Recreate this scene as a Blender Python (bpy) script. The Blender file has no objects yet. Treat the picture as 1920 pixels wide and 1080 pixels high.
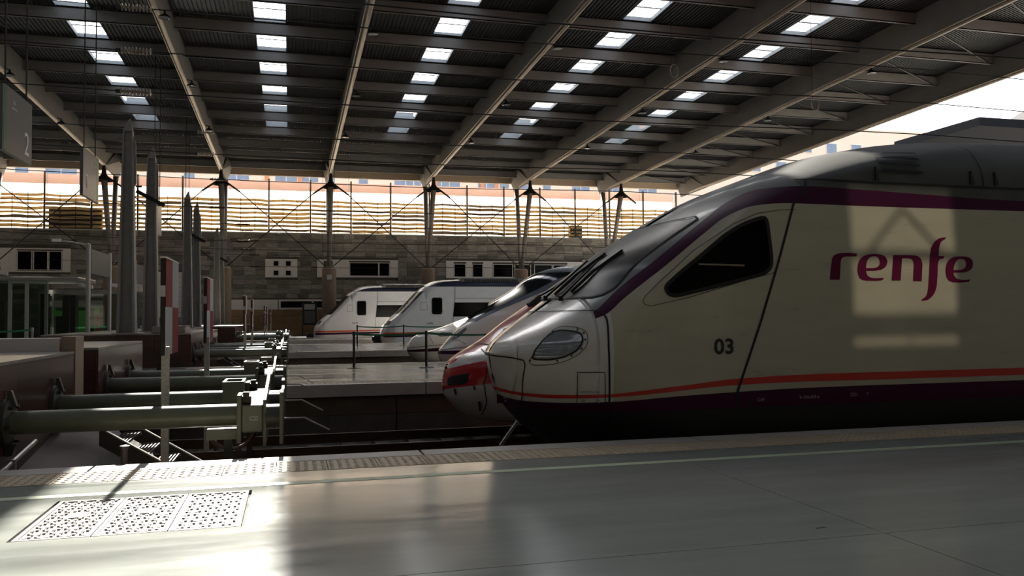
import bpy, bmesh, math, random
from mathutils import Vector, Matrix
random.seed(7)
SC = bpy.context.scene
COL = SC.collection
PI = math.pi

# ------------------------------------------------------------------ camera
cam_d = bpy.data.cameras.new('camera')
cam = bpy.data.objects.new('camera', cam_d)
COL.objects.link(cam)
cam_d.sensor_width = 36.0
cam_d.lens = 1560.0 / 1920.0 * 36.0
cam_d.clip_start = 0.05
cam_d.clip_end = 600
cam.matrix_world = Matrix(((0.96639864, -0.00115341, -0.25704541, 0.0),
                           (-0.2569297, -0.03467003, -0.96580801, 0.0),
                           (-0.0077978, 0.99939815, -0.03380142, 1.35),
                           (0, 0, 0, 1)))
SC.camera = cam

# ------------------------------------------------------------------ sky, sun, exposure
world = bpy.data.worlds.new('world')
SC.world = world
world.use_nodes = True
wn = world.node_tree
sky = wn.nodes.new('ShaderNodeTexSky')
sky.sky_type = 'NISHITA'
sky.sun_disc = False
sky.sun_elevation = math.radians(35)
sky.sun_rotation = math.radians(0)
sky.air_density = 1.2
sky.dust_density = 2.5
sky.ozone_density = 1.0
hsv = wn.nodes.new('ShaderNodeHueSaturation')
hsv.inputs['Saturation'].default_value = 0.35
wn.links.new(sky.outputs['Color'], hsv.inputs['Color'])
wn.links.new(hsv.outputs['Color'], wn.nodes['Background'].inputs['Color'])
wn.nodes['Background'].inputs['Strength'].default_value = 0.58

sun_d = bpy.data.lights.new('sun', 'SUN')
sun_d.energy = 42.0
sun_d.angle = math.radians(0.55)
sun_d.color = (1.0, 0.93, 0.82)
sun = bpy.data.objects.new('sun', sun_d)
COL.objects.link(sun)
sun.rotation_euler = (math.radians(-55), 0, 0)      # light travels towards -Y, 35 degrees above the horizon

# added spot standing in for sun off unseen glazing, shaped by a made-up opening
added_glint_d = bpy.data.lights.new('added_glint', 'SPOT')
added_glint_d.energy = 17000
added_glint_d.spot_size = math.radians(7)
added_glint_d.spot_blend = 0.3
added_glint_d.shadow_soft_size = 0.09
added_glint_d.color = (1.0, 0.9, 0.7)
added_glint = bpy.data.objects.new('added_glint', added_glint_d)
COL.objects.link(added_glint)
added_glint.location = (7.35, -30.0, 15.4)
added_glint.rotation_euler = (Vector((7.35, 8.68, 1.85)) - Vector((7.35, -30.0, 15.4))).to_track_quat('-Z', 'Y').to_euler()

SC.view_settings.view_transform = 'Standard'
SC.view_settings.look = 'None'
SC.view_settings.gamma = 1.0
SC.view_settings.use_curve_mapping = False
SC.view_settings.exposure = 0.0
SC.cycles.use_denoising = True
SC.cycles.max_bounces = 8
SC.cycles.diffuse_bounces = 5
SC.cycles.transparent_max_bounces = 16
SC.cycles.caustics_reflective = False
SC.cycles.caustics_refractive = False
SC.cycles.sample_clamp_indirect = 4.0
# ------------------------------------------------------------------ materials
def srgb(r, g, b):
    f = lambda c: (c / 12.92) if c <= 0.04045 else ((c + 0.055) / 1.055) ** 2.4
    return (f(r / 255.0), f(g / 255.0), f(b / 255.0), 1.0)

MATS = {}
def mat(name, rgb, rough=0.6, metal=0.0, var=0.12, scale=3.0, bump=0.0, bscale=40.0, stretch=(1, 1, 1), spec=0.5,
        coat=0.0, emit=None, rvar=0.0, rand=0.0):
    """Procedural principled material: colour broken up by noise, optional bump and per-object variation."""
    m = bpy.data.materials.new(name)
    m.use_nodes = True
    t = m.node_tree
    b = t.nodes['Principled BSDF']
    col = srgb(*rgb)
    tc = t.nodes.new('ShaderNodeTexCoord')
    mp = t.nodes.new('ShaderNodeMapping')
    mp.inputs['Scale'].default_value = stretch
    t.links.new(tc.outputs['Object'], mp.inputs['Vector'])
    nz = t.nodes.new('ShaderNodeTexNoise')
    nz.inputs['Scale'].default_value = scale
    nz.inputs['Detail'].default_value = 6
    nz.inputs['Roughness'].default_value = 0.6
    t.links.new(mp.outputs['Vector'], nz.inputs['Vector'])
    rm = t.nodes.new('ShaderNodeMapRange')
    rm.inputs['From Min'].default_value = 0.3
    rm.inputs['From Max'].default_value = 0.7
    rm.inputs['To Min'].default_value = 1 - var
    rm.inputs['To Max'].default_value = 1 + var
    t.links.new(nz.outputs['Fac'], rm.inputs['Value'])
    mx = t.nodes.new('ShaderNodeMix')
    mx.data_type = 'RGBA'
    mx.blend_type = 'MULTIPLY'
    mx.inputs['Factor'].default_value = 1.0
    mx.inputs[6].default_value = col
    val = rm.outputs['Result']
    if rand:
        oi = t.nodes.new('ShaderNodeObjectInfo')
        r2 = t.nodes.new('ShaderNodeMapRange')
        r2.inputs['To Min'].default_value = 1 - rand
        r2.inputs['To Max'].default_value = 1 + rand
        ge = t.nodes.new('ShaderNodeNewGeometry')
        ad = t.nodes.new('ShaderNodeMath'); ad.operation = 'ADD'
        fr = t.nodes.new('ShaderNodeMath'); fr.operation = 'FRACT'
        t.links.new(oi.outputs['Random'], ad.inputs[0])
        t.links.new(ge.outputs['Random Per Island'], ad.inputs[1])
        t.links.new(ad.outputs[0], fr.inputs[0])
        t.links.new(fr.outputs[0], r2.inputs['Value'])
        ml = t.nodes.new('ShaderNodeMath')
        ml.operation = 'MULTIPLY'
        t.links.new(val, ml.inputs[0])
        t.links.new(r2.outputs['Result'], ml.inputs[1])
        val = ml.outputs[0]
    t.links.new(val, mx.inputs[7])
    t.links.new(mx.outputs[2], b.inputs['Base Color'])
    b.inputs['Roughness'].default_value = rough
    b.inputs['Metallic'].default_value = metal
    b.inputs['Specular IOR Level'].default_value = spec
    if coat:
        b.inputs['Coat Weight'].default_value = coat
        b.inputs['Coat Roughness'].default_value = 0.08
    if rvar:
        r3 = t.nodes.new('ShaderNodeMapRange')
        r3.inputs['From Min'].default_value = 0.3
        r3.inputs['From Max'].default_value = 0.7
        r3.inputs['To Min'].default_value = max(0.02, rough - rvar)
        r3.inputs['To Max'].default_value = min(1.0, rough + rvar)
        t.links.new(nz.outputs['Fac'], r3.inputs['Value'])
        t.links.new(r3.outputs['Result'], b.inputs['Roughness'])
    if bump:
        n2 = t.nodes.new('ShaderNodeTexNoise')
        n2.inputs['Scale'].default_value = bscale
        n2.inputs['Detail'].default_value = 4
        t.links.new(mp.outputs['Vector'], n2.inputs['Vector'])
        bp = t.nodes.new('ShaderNodeBump')
        bp.inputs['Strength'].default_value = bump
        bp.inputs['Distance'].default_value = 0.02
        t.links.new(n2.outputs['Fac'], bp.inputs['Height'])
        t.links.new(bp.outputs['Normal'], b.inputs['Normal'])
    if emit:
        b.inputs['Emission Color'].default_value = srgb(*emit[:3])
        b.inputs['Emission Strength'].default_value = emit[3]
    MATS[name] = m
    return m

def glass_mat(name, tint, gloss=0.12, rough=0.02):
    """Thin pane: mostly see-through, a little mirror; lets daylight and sun through."""
    m = bpy.data.materials.new(name)
    m.use_nodes = True
    t = m.node_tree
    t.nodes.remove(t.nodes['Principled BSDF'])
    out = t.nodes['Material Output']
    tr = t.nodes.new('ShaderNodeBsdfTransparent')
    tr.inputs['Color'].default_value = srgb(*tint)
    gl = t.nodes.new('ShaderNodeBsdfGlossy')
    gl.inputs['Roughness'].default_value = rough
    ms = t.nodes.new('ShaderNodeMixShader')
    lw = t.nodes.new('ShaderNodeLayerWeight')
    lw.inputs['Blend'].default_value = 0.2
    ml = t.nodes.new('ShaderNodeMath')
    ml.operation = 'MULTIPLY_ADD'
    ml.inputs[1].default_value = 0.5
    ml.inputs[2].default_value = gloss
    t.links.new(lw.outputs['Fresnel'], ml.inputs[0])
    t.links.new(ml.outputs[0], ms.inputs[0])
    t.links.new(tr.outputs[0], ms.inputs[1])
    t.links.new(gl.outputs[0], ms.inputs[2])
    t.links.new(ms.outputs[0], out.inputs['Surface'])
    MATS[name] = m
    return m

def translucent_mat(name, rgb, amount=0.7, var=0.05):
    m = bpy.data.materials.new(name)
    m.use_nodes = True
    t = m.node_tree
    t.nodes.remove(t.nodes['Principled BSDF'])
    out = t.nodes['Material Output']
    a = t.nodes.new('ShaderNodeBsdfDiffuse')
    b = t.nodes.new('ShaderNodeBsdfTranslucent')
    nz = t.nodes.new('ShaderNodeTexNoise')
    nz.inputs['Scale'].default_value = 1.2
    tc = t.nodes.new('ShaderNodeTexCoord')
    t.links.new(tc.outputs['Object'], nz.inputs['Vector'])
    cr = t.nodes.new('ShaderNodeMix')
    cr.data_type = 'RGBA'
    c = srgb(*rgb)
    cr.inputs[6].default_value = tuple(x * (1 - var) for x in c[:3]) + (1,)
    cr.inputs[7].default_value = tuple(min(1, x * (1 + var)) for x in c[:3]) + (1,)
    t.links.new(nz.outputs['Fac'], cr.inputs['Factor'])
    for s in (a, b):
        t.links.new(cr.outputs[2], s.inputs['Color'])
    ms = t.nodes.new('ShaderNodeMixShader')
    ms.inputs[0].default_value = amount
    t.links.new(a.outputs[0], ms.inputs[1])
    t.links.new(b.outputs[0], ms.inputs[2])
    t.links.new(ms.outputs[0], out.inputs['Surface'])
    MATS[name] = m
    return m

# ------------------------------------------------------------------ mesh helpers
class MB:
    """Collects simple shapes and links them as ONE mesh object."""
    def __init__(s):
        s.v = []; s.f = []
    def quad(s, a, b, c, d):
        n = len(s.v); s.v += [a, b, c, d]; s.f.append((n, n + 1, n + 2, n + 3)); return s
    def poly(s, pts):
        n = len(s.v); s.v += list(pts); s.f.append(tuple(range(n, n + len(pts)))); return s
    def box(s, x0, x1, y0, y1, z0, z1):
        n = len(s.v)
        s.v += [(x0, y0, z0), (x1, y0, z0), (x1, y1, z0), (x0, y1, z0), (x0, y0, z1), (x1, y0, z1), (x1, y1, z1), (x0, y1, z1)]
        s.f += [tuple(n + i for i in q) for q in ((0, 3, 2, 1), (4, 5, 6, 7), (0, 1, 5, 4), (1, 2, 6, 5), (2, 3, 7, 6), (3, 0, 4, 7))]
        return s
    def hexa(s, p):
        """Eight corners: four below, four above, both counter-clockwise."""
        n = len(s.v); s.v += list(p)
        s.f += [tuple(n + i for i in q) for q in ((0, 3, 2, 1), (4, 5, 6, 7), (0, 1, 5, 4), (1, 2, 6, 5), (2, 3, 7, 6), (3, 0, 4, 7))]
        return s
    def bar(s, a, b, w, h=None, up=(0, 0, 1)):
        """Square bar from a to b."""
        h = w if h is None else h
        a = Vector(a); b = Vector(b); d = (b - a).normalized()
        u = Vector(up)
        if abs(d.dot(u)) > 0.98: u = Vector((0, 1, 0))
        sx = d.cross(u).normalized(); sz = sx.cross(d).normalized()
        c = []
        for p in (a, b):
            c.append([tuple(p + sx * i * w / 2 + sz * j * h / 2) for i, j in ((-1, -1), (1, -1), (1, 1), (-1, 1))])
        n = len(s.v); s.v += c[0] + c[1]
        s.f += [tuple(n + i for i in q) for q in ((0, 1, 2, 3), (7, 6, 5, 4), (0, 4, 5, 1), (1, 5, 6, 2), (2, 6, 7, 3), (3, 7, 4, 0))]
        return s
    def tube(s, a, b, r, r2=None, n=12, caps=True):
        r2 = r if r2 is None else r2
        a = Vector(a); b = Vector(b); d = (b - a).normalized()
        u = Vector((0, 0, 1)) if abs(d.z) < 0.9 else Vector((1, 0, 0))
        sx = d.cross(u).normalized(); sz = sx.cross(d).normalized()
        k = len(s.v)
        for p, rr in ((a, r), (b, r2)):
            for i in range(n):
                t = 2 * PI * i / n
                s.v.append(tuple(p + sx * math.cos(t) * rr + sz * math.sin(t) * rr))
        for i in range(n):
            j = (i + 1) % n
            s.f.append((k + i, k + n + i, k + n + j, k + j))
        if caps:
            s.f.append(tuple(k + i for i in range(n)))
            s.f.append(tuple(k + n + i for i in reversed(range(n))))
        return s
    def path(s, pts, r, n=6):
        for a, b in zip(pts, pts[1:]): s.tube(a, b, r, n=n)
        return s
    def lathe(s, prof, c=(0, 0, 0), axis='z', n=16):
        k = len(s.v)
        for (r, h) in prof:
            for i in range(n):
                t = 2 * PI * i / n
                x, y = r * math.cos(t), r * math.sin(t)
                p = (x, y, h) if axis == 'z' else ((h, x, y) if axis == 'x' else (y, h, x))
                s.v.append((c[0] + p[0], c[1] + p[1], c[2] + p[2]))
        for q in range(len(prof) - 1):
            for i in range(n):
                j = (i + 1) % n
                s.f.append((k + q * n + i, k + q * n + j, k + (q + 1) * n + j, k + (q + 1) * n + i))
        return s
    def grid(s, rows):
        """rows of points, all the same length"""
        k = len(s.v); m = len(rows[0])
        for r in rows: s.v += [tuple(p) for p in r]
        for i in range(len(rows) - 1):
            for j in range(m - 1):
                s.f.append((k + i * m + j, k + i * m + j + 1, k + (i + 1) * m + j + 1, k + (i + 1) * m + j))
        return s
    def mesh(s, name, m, smooth=False):
        me = bpy.data.meshes.new(name)
        me.from_pydata([tuple(v) for v in s.v], [], s.f)
        me.materials.append(m)
        if smooth:
            me.polygons.foreach_set('use_smooth', [True] * len(me.polygons))
        me.update()
        return me
    def build(s, name, m, parent=None, smooth=False, loc=None, bevel=0.0, sharp=None):
        o = bpy.data.objects.new(name, s.mesh(name, m, smooth))
        COL.objects.link(o)
        if parent is not None: o.parent = parent
        if loc is not None: o.location = loc
        if sharp is not None:
            bm = bmesh.new(); bm.from_mesh(o.data)
            bmesh.ops.remove_doubles(bm, verts=bm.verts, dist=1e-4)
            bmesh.ops.recalc_face_normals(bm, faces=bm.faces)
            for e in bm.edges:
                if len(e.link_faces) == 2 and e.calc_face_angle(0) > sharp: e.smooth = False
            for f in bm.faces: f.smooth = True
            bm.to_mesh(o.data); bm.free()
        if bevel:
            b = o.modifiers.new('bevel', 'BEVEL')
            b.width = bevel; b.segments = 2; b.limit_method = 'ANGLE'
        return o

def inst(name, me, parent=None, loc=(0, 0, 0), rot=(0, 0, 0), scl=None):
    o = bpy.data.objects.new(name, me)
    COL.objects.link(o)
    o.location = loc; o.rotation_euler = rot
    if scl is not None: o.scale = scl
    if parent is not None: o.parent = parent
    return o

def tag(o, label=None, cat=None, group=None, kind=None):
    if label: o['label'] = label
    if cat: o['category'] = cat
    if group: o['group'] = group
    if kind: o['kind'] = kind
    return o

def thing(name, label, cat, loc=(0, 0, 0), rz=0.0, group=None, kind=None):
    o = bpy.data.objects.new(name, None)
    o.empty_display_size = 0.2
    COL.objects.link(o)
    o.location = loc; o.rotation_euler = (0, 0, rz)
    return tag(o, label, cat, group, kind)

def setting(name, kind='structure'):
    o = bpy.data.objects.new(name, None)
    o.empty_display_size = 0.2
    COL.objects.link(o)
    o['kind'] = kind
    return o

def copy_tree(o, parent=None, loc=None, label=None, group=None, rz=None):
    c = o.copy()
    COL.objects.link(c)
    if parent is not None: c.parent = parent
    if loc is not None: c.location = loc
    if rz is not None: c.rotation_euler = (0, 0, rz)
    if label: c['label'] = label
    if group: c['group'] = group
    for ch in list(o.children): copy_tree(ch, c)
    return c

def text_mesh(s, size, align='CENTER', extrude=0.0, bold=0.0):
    cu = bpy.data.curves.new('text', 'FONT')
    cu.body = s; cu.size = size; cu.align_x = align; cu.align_y = 'CENTER'
    cu.extrude = extrude; cu.offset = bold; cu.resolution_u = 4
    o = bpy.data.objects.new('text', cu)
    COL.objects.link(o)
    dg = bpy.context.evaluated_depsgraph_get()
    me = bpy.data.meshes.new_from_object(o.evaluated_get(dg))
    bpy.data.objects.remove(o)
    return me

def outline_mesh(loops, res=10):
    """Fill closed 2D loops (holes are inner loops) into a flat mesh; points in order."""
    cu = bpy.data.curves.new('outline', 'CURVE')
    cu.dimensions = '2D'; cu.fill_mode = 'BOTH'
    for lp in loops:
        sp = cu.splines.new('POLY')
        sp.points.add(len(lp) - 1)
        for i, p in enumerate(lp): sp.points[i].co = (p[0], p[1], 0, 1)
        sp.use_cyclic_u = True
    o = bpy.data.objects.new('outline', cu)
    COL.objects.link(o)
    dg = bpy.context.evaluated_depsgraph_get()
    me = bpy.data.meshes.new_from_object(o.evaluated_get(dg))
    bpy.data.objects.remove(o)
    return me
# ------------------------------------------------------------------ train body: one smooth surface y = +-w(x, z)
class Curve1:
    """Monotone cubic through points."""
    def __init__(s, pts):
        s.x = [float(p[0]) for p in pts]; s.y = [float(p[1]) for p in pts]
        n = len(pts)
        h = [s.x[i + 1] - s.x[i] for i in range(n - 1)]
        d = [(s.y[i + 1] - s.y[i]) / h[i] for i in range(n - 1)]
        m = [0.0] * n
        m[0] = d[0]; m[-1] = d[-1]
        for i in range(1, n - 1):
            if d[i - 1] * d[i] > 0:
                w1 = 2 * h[i] + h[i - 1]; w2 = h[i] + 2 * h[i - 1]
                m[i] = (w1 + w2) / (w1 / d[i - 1] + w2 / d[i])
        s.m = m
    def __call__(s, x):
        if x <= s.x[0]: return s.y[0]
        if x >= s.x[-1]: return s.y[-1]
        lo, hi = 0, len(s.x) - 1
        while hi - lo > 1:
            k = (lo + hi) // 2
            if s.x[k] <= x: lo = k
            else: hi = k
        h = s.x[lo + 1] - s.x[lo]; t = (x - s.x[lo]) / h
        t2 = t * t; t3 = t2 * t
        return ((2 * t3 - 3 * t2 + 1) * s.y[lo] + (t3 - 2 * t2 + t) * h * s.m[lo]
                + (-2 * t3 + 3 * t2) * s.y[lo + 1] + (t3 - t2) * h * s.m[lo + 1])

class Body:
    def __init__(s, cy, top, bot, width, length, p=2.0, q=2.0, zr=3.0, zc=3.8, xend=32.0, rq=2.0):
        """top / bot: centre-line profile (x, z) from the nose tip up and down; width: (z, half width);
        length: (z, distance over which the plan reaches full width); roof: ellipse from zr to zc."""
        s.cy = cy; s.p = p; s.q = q; s.zr = zr; s.zc = zc; s.xend = xend; s.rq = rq
        s.ztip = top[0][1]; s.x0 = top[0][0]
        s.ftop = Curve1(top); s.fbot = Curve1(bot)
        s.xt = Curve1([(z, x) for x, z in top])
        s.xb = Curve1([(z, x) for x, z in reversed(bot)])
        s.zmax = top[-1][1]; s.zmin = bot[-1][1]
        s.fw = Curve1(width); s.fl = Curve1(length)
    def W(s, z):
        if z <= s.zr: return s.fw(z)
        t = min(1.0, (z - s.zr) / (s.zc - s.zr))
        return s.fw(s.zr) * max(0.0, 1 - t ** s.rq) ** (1 / s.rq)
    def Xn(s, z):
        return s.xt(z) if z >= s.ztip else s.xb(z)
    def g(s, t):
        if t <= 0: return 0.0
        if t >= 1: return 1.0
        return (1 - (1 - t) ** s.p) ** (1 / s.q)
    def w(s, x, z):
        return s.W(z) * s.g((x - s.Xn(z)) / s.fl(z))
    def x_at(s, y, z):
        u = min(1.0, abs(y) / max(1e-6, s.W(z)))
        return s.Xn(z) + s.fl(z) * (1 - (1 - u ** s.q) ** (1 / s.p))
    def normal(s, x, z, side):
        e = 0.004
        dx = (s.w(x + e, z) - s.w(x - e, z)) / (2 * e)
        dz = (s.w(x, z + e) - s.w(x, z - e)) / (2 * e)
        n = (-dx, side, -dz)
        l = math.sqrt(sum(c * c for c in n))
        return (n[0] / l, n[1] / l, n[2] / l)
    def pt(s, x, z, side=-1, off=0.0):
        w = s.w(x, z)
        if not off: return (x, s.cy + side * w, z)
        n = s.normal(x, z, side)
        return (x + n[0] * off, s.cy + side * w + n[1] * off, z + n[2] * off)
    def ptf(s, y, z, off=0.0):
        """front surface point at (y from the centre line, z)"""
        Wz = s.W(z)
        x = s.x_at(y, z)
        if not off: return (x, s.cy + y, z)
        ya = max(abs(y), 0.06 * Wz); side = -1 if y < 0 else 1
        n = s.normal(s.x_at(ya, z), z, side)
        k = min(1.0, abs(y) / (0.06 * Wz + 1e-9))
        return (x + n[0] * off, s.cy + y + n[1] * off * k, z + n[2] * off)
TRAIN_A = Body(10.1,
    [(2.38, 0.90), (2.44, 1.0), (2.58, 1.12), (2.86, 1.32), (3.36, 1.68), (3.62, 1.93), (4.43, 2.46), (5.21, 2.89), (6.0, 3.20), (6.77, 3.47), (7.4, 3.61), (8.2, 3.74), (9.2, 3.80), (32, 3.81)],
    [(2.38, 0.90), (2.42, 0.65), (2.52, 0.36), (2.75, 0.06), (3.05, -0.2), (3.6, -0.42), (5.0, -0.5), (32, -0.52)],
    [(-0.55, 1.26), (0.0, 1.38), (0.5, 1.42), (1.8, 1.42), (2.6, 1.38), (3.0, 1.34)],
    [(-0.55, 1.8), (0.2, 1.7), (0.9, 1.55), (1.3, 1.15), (1.68, 0.85), (2.5, 0.8), (3.2, 1.2), (3.8, 3.0)],
    p=2.1, q=2.2, zr=2.98, zc=3.83, xend=34)
TRAIN_B = Body(14.75,
    [(2.62, 0.12), (2.65, 0.32), (2.72, 0.52), (2.84, 0.63), (3.12, 0.80), (3.37, 0.95), (3.72, 1.21), (4.18, 1.51), (4.64, 1.82), (5.12, 2.14), (6.0, 2.66), (7.0, 3.1), (8.5, 3.38), (11, 3.42), (34, 3.43)],
    [(2.62, 0.12), (2.66, -0.05), (2.78, -0.2), (2.98, -0.38), (3.2, -0.47), (5.0, -0.54), (34, -0.55)],
    [(-0.55, 1.2), (0.0, 1.34), (0.5, 1.42), (1.6, 1.44), (2.4, 1.38), (2.8, 1.3)],
    [(-0.55, 2.1), (0.1, 2.2), (0.6, 2.1), (1.0, 2.0), (1.6, 1.7), (2.4, 1.7), (3.4, 2.6)],
    p=2.0, q=2.0, zr=2.7, zc=3.45, xend=34)
TRAIN_C = Body(26.4,
    [(4.55, 0.18), (4.59, 0.3), (4.69, 0.42), (4.92, 0.68), (5.2, 0.97), (5.54, 1.25), (5.89, 1.53), (6.39, 1.83), (7.06, 2.22), (7.5, 2.55), (7.91, 2.77), (8.43, 2.93), (8.88, 3.01), (9.5, 3.08), (12, 3.15), (36, 3.16)],
    [(4.55, 0.18), (4.58, 0.05), (4.68, -0.15), (4.9, -0.36), (5.5, -0.5), (8, -0.55), (36, -0.56)],
    [(-0.57, 1.2), (0.0, 1.36), (0.5, 1.44), (1.6, 1.46), (2.2, 1.4), (2.5, 1.3)],
    [(-0.57, 3.0), (0.2, 3.2), (0.8, 3.0), (1.6, 2.4), (2.4, 2.4), (3.2, 4.0)],
    p=2.0, q=2.0, zr=2.4, zc=3.18, xend=36)
TRAIN_D = Body(31.2,
    [(4.2, 0.16), (4.23, 0.3), (4.30, 0.44), (4.48, 0.62), (4.86, 0.78), (5.29, 0.89), (5.86, 1.08), (6.54, 1.32), (7.5, 1.75), (8.6, 2.3), (9.8, 2.85), (11, 3.1), (13, 3.16), (36, 3.17)],
    [(4.2, 0.16), (4.23, 0.04), (4.33, -0.12), (4.6, -0.34), (5.3, -0.5), (8, -0.55), (36, -0.56)],
    [(-0.57, 1.2), (0.0, 1.34), (0.5, 1.42), (1.6, 1.44), (2.2, 1.4), (2.5, 1.3)],
    [(-0.57, 3.4), (0.2, 3.6), (0.8, 3.4), (1.6, 2.6), (2.4, 2.4), (3.2, 4.0)],
    p=2.0, q=2.0, zr=2.4, zc=3.19, xend=36)
TRAIN_E = Body(0.0,
    [(0.0, 0.1), (0.02, 0.2), (0.08, 0.64), (0.42, 1.11), (0.98, 1.6), (1.54, 2.15), (2.46, 3.07), (2.8, 3.31), (3.13, 3.46), (3.58, 3.54), (4.5, 3.58), (31, 3.6)],
    [(0.0, 0.1), (0.03, -0.05), (0.08, -0.2), (0.2, -0.34), (0.8, -0.48), (31, -0.5)],
    [(-0.52, 1.36), (0.0, 1.42), (0.5, 1.45), (2.2, 1.45), (2.9, 1.42), (3.05, 1.4)],
    [(-0.52, 0.9), (0.2, 0.9), (1.0, 0.75), (2.0, 0.6), (3.0, 0.6), (3.6, 1.4)],
    p=2.2, q=2.6, zr=3.05, zc=3.62, xend=31, rq=2.4)
# ------------------------------------------------------------------ palette
M = MATS
mat('floor_concrete', (148, 152, 146), 0.17, var=0.10, scale=1.3, stretch=(0.35, 1.6, 1), bump=0.05, bscale=3.0, rvar=0.08)
mat('concrete_pale', (150, 146, 138), 0.7, var=0.12, scale=4, bump=0.2, bscale=30)
mat('concrete_dark', (84, 78, 70), 0.85, var=0.22, scale=2.5, bump=0.3, bscale=18)
mat('coping', (168, 164, 156), 0.55, var=0.10, scale=5, bump=0.15, bscale=40, rand=0.05)
mat('tactile', (176, 160, 134), 0.6, var=0.10, scale=7, rand=0.06)
mat('line_green', (176, 190, 158), 0.45, var=0.10, scale=6)
mat('ballast', (44, 38, 33), 0.95, var=0.3, scale=9, bump=0.8, bscale=26)
mat('rail', (74, 56, 44), 0.45, 0.7, var=0.2, scale=6)
mat('rail_top', (120, 110, 100), 0.3, 0.9, var=0.1, scale=8)
mat('sleeper', (70, 64, 57), 0.9, var=0.2, scale=5)
mat('granite_red', (78, 50, 45), 0.22, var=0.3, scale=26, rand=0.14)
mat('granite_brown', (62, 40, 30), 0.35, var=0.35, scale=3, stretch=(1, 1, 7), rand=0.15)
mat('granite_top', (132, 124, 116), 0.28, var=0.15, scale=20)
mat('stone_beige', (150, 128, 108), 0.45, var=0.12, scale=5)
mat('stone_wall', (128, 122, 112), 0.8, var=0.30, scale=2.2, stretch=(1, 1, 5), bump=0.35, bscale=14, rand=0.42)
mat('stone_brown', (156, 124, 88), 0.75, var=0.18, scale=2.5, stretch=(1, 1, 4), rand=0.08)
mat('wall_white', (226, 218, 210), 0.6, var=0.05, scale=3)
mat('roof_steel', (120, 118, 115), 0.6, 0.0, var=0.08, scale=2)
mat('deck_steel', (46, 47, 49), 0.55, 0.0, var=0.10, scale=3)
mat('tube_steel', (150, 138, 124), 0.35, 0.3, var=0.08, scale=3)
mat('curb_grey', (176, 182, 186), 0.6, var=0.05, scale=3)
mat('fascia', (176, 156, 132), 0.6, var=0.08, scale=3)
mat('dark_steel', (52, 48, 44), 0.5, 0.4, var=0.15, scale=4)
mat('black_metal', (18, 18, 18), 0.4, 0.3, var=0.2, scale=5)
mat('galv', (158, 156, 150), 0.45, 0.4, var=0.22, scale=30)
mat('pylon_grey', (128, 126, 122), 0.55, 0.2, var=0.12, scale=6)
mat('column_grey', (120, 112, 104), 0.5, 0.1, var=0.1, scale=4)
mat('column_base', (126, 106, 88), 0.85, var=0.18, scale=3, stretch=(4, 4, 0.6), bump=0.25, bscale=20)
mat('buffer_green', (88, 92, 76), 0.4, 0.1, var=0.15, scale=5, rand=0.03)
mat('buffer_green_dark', (58, 60, 50), 0.45, 0.1, var=0.15, scale=5)
mat('sign_red', (124, 26, 32), 0.6, var=0.06, scale=4, spec=0.12)
mat('sign_white', (172, 175, 175), 0.6, var=0.05, scale=4, spec=0.15)
mat('sign_black', (20, 20, 20), 0.4, var=0.1, scale=4)
mat('sign_grey', (84, 84, 84), 0.4, var=0.06, scale=4)
mat('sign_green', (14, 92, 52), 0.4, var=0.05, scale=4)
mat('belt_green', (10, 92, 62), 0.6, var=0.1, scale=9)
mat('steel_bright', (150, 148, 144), 0.3, 0.8, var=0.1, scale=8)
mat('wire', (34, 30, 28), 0.5, 0.5, var=0.1, scale=8)
mat('insulator', (150, 140, 126), 0.25, var=0.1, scale=8)
mat('insulator_brown', (70, 46, 30), 0.25, var=0.1, scale=8)
# trains
mat('train_cream', (176, 169, 147), 0.32, var=0.06, scale=2.2, stretch=(0.6, 1, 2.5), coat=0.3, rvar=0.06)
mat('train_silver', (200, 196, 188), 0.28, var=0.06, scale=3, coat=0.4)
mat('train_grey', (96, 98, 96), 0.34, var=0.14, scale=3, coat=0.2)
mat('train_roof', (66, 66, 61), 0.5, var=0.18, scale=2.5)
mat('train_white', (226, 224, 222), 0.3, var=0.04, scale=3, coat=0.4)
mat('train_ave', (226, 220, 208), 0.26, var=0.04, scale=3, coat=0.5)
mat('train_purple', (60, 6, 44), 0.4, var=0.08, scale=4, spec=0.2)
mat('train_magenta', (92, 0, 50), 0.45, var=0.04, scale=4, spec=0.2)
mat('train_red', (186, 24, 34), 0.25, var=0.06, scale=4, coat=0.5)
mat('train_crimson', (178, 22, 40), 0.28, var=0.06, scale=4, coat=0.5)
mat('train_orange', (206, 84, 34), 0.35, var=0.06, scale=4)
mat('train_redline', (190, 44, 30), 0.35, var=0.06, scale=4)
mat('nose_grey', (86, 98, 108), 0.3, var=0.1, scale=4)
mat('panel_brown', (84, 70, 56), 0.75, var=0.2, scale=3)
mat('concrete_mid', (118, 110, 104), 0.75, var=0.14, scale=4, bump=0.2, bscale=30)
mat('train_navy', (36, 38, 56), 0.35, var=0.1, scale=4)
mat('train_black', (14, 14, 15), 0.3, var=0.2, scale=4)
mat('skirt_dark', (24, 23, 22), 0.6, var=0.25, scale=4)
mat('rubber', (16, 15, 15), 0.7, var=0.15, scale=9)
mat('dark_glass', (6, 7, 8), 0.18, var=0.1, scale=3, spec=0.05)
mat('bright_glass', (24, 30, 32), 0.12, var=0.15, scale=3, spec=0.8, coat=0.5)
mat('windshield', (26, 31, 31), 0.30, var=0.4, scale=3.5, stretch=(1, 1, 1.4), spec=0.15)
mat('canopy_dark', (15, 16, 22), 0.7, var=0.1, spec=0.1)
mat('lamp_glass', (120, 126, 128), 0.10, var=0.12, scale=5, spec=0.7, coat=0.5)
mat('grime', (60, 54, 46), 0.7, var=0.3, scale=9)
mat('text_pale', (170, 160, 150), 0.6)
mat('text_dark', (24, 30, 28), 0.5)
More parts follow.
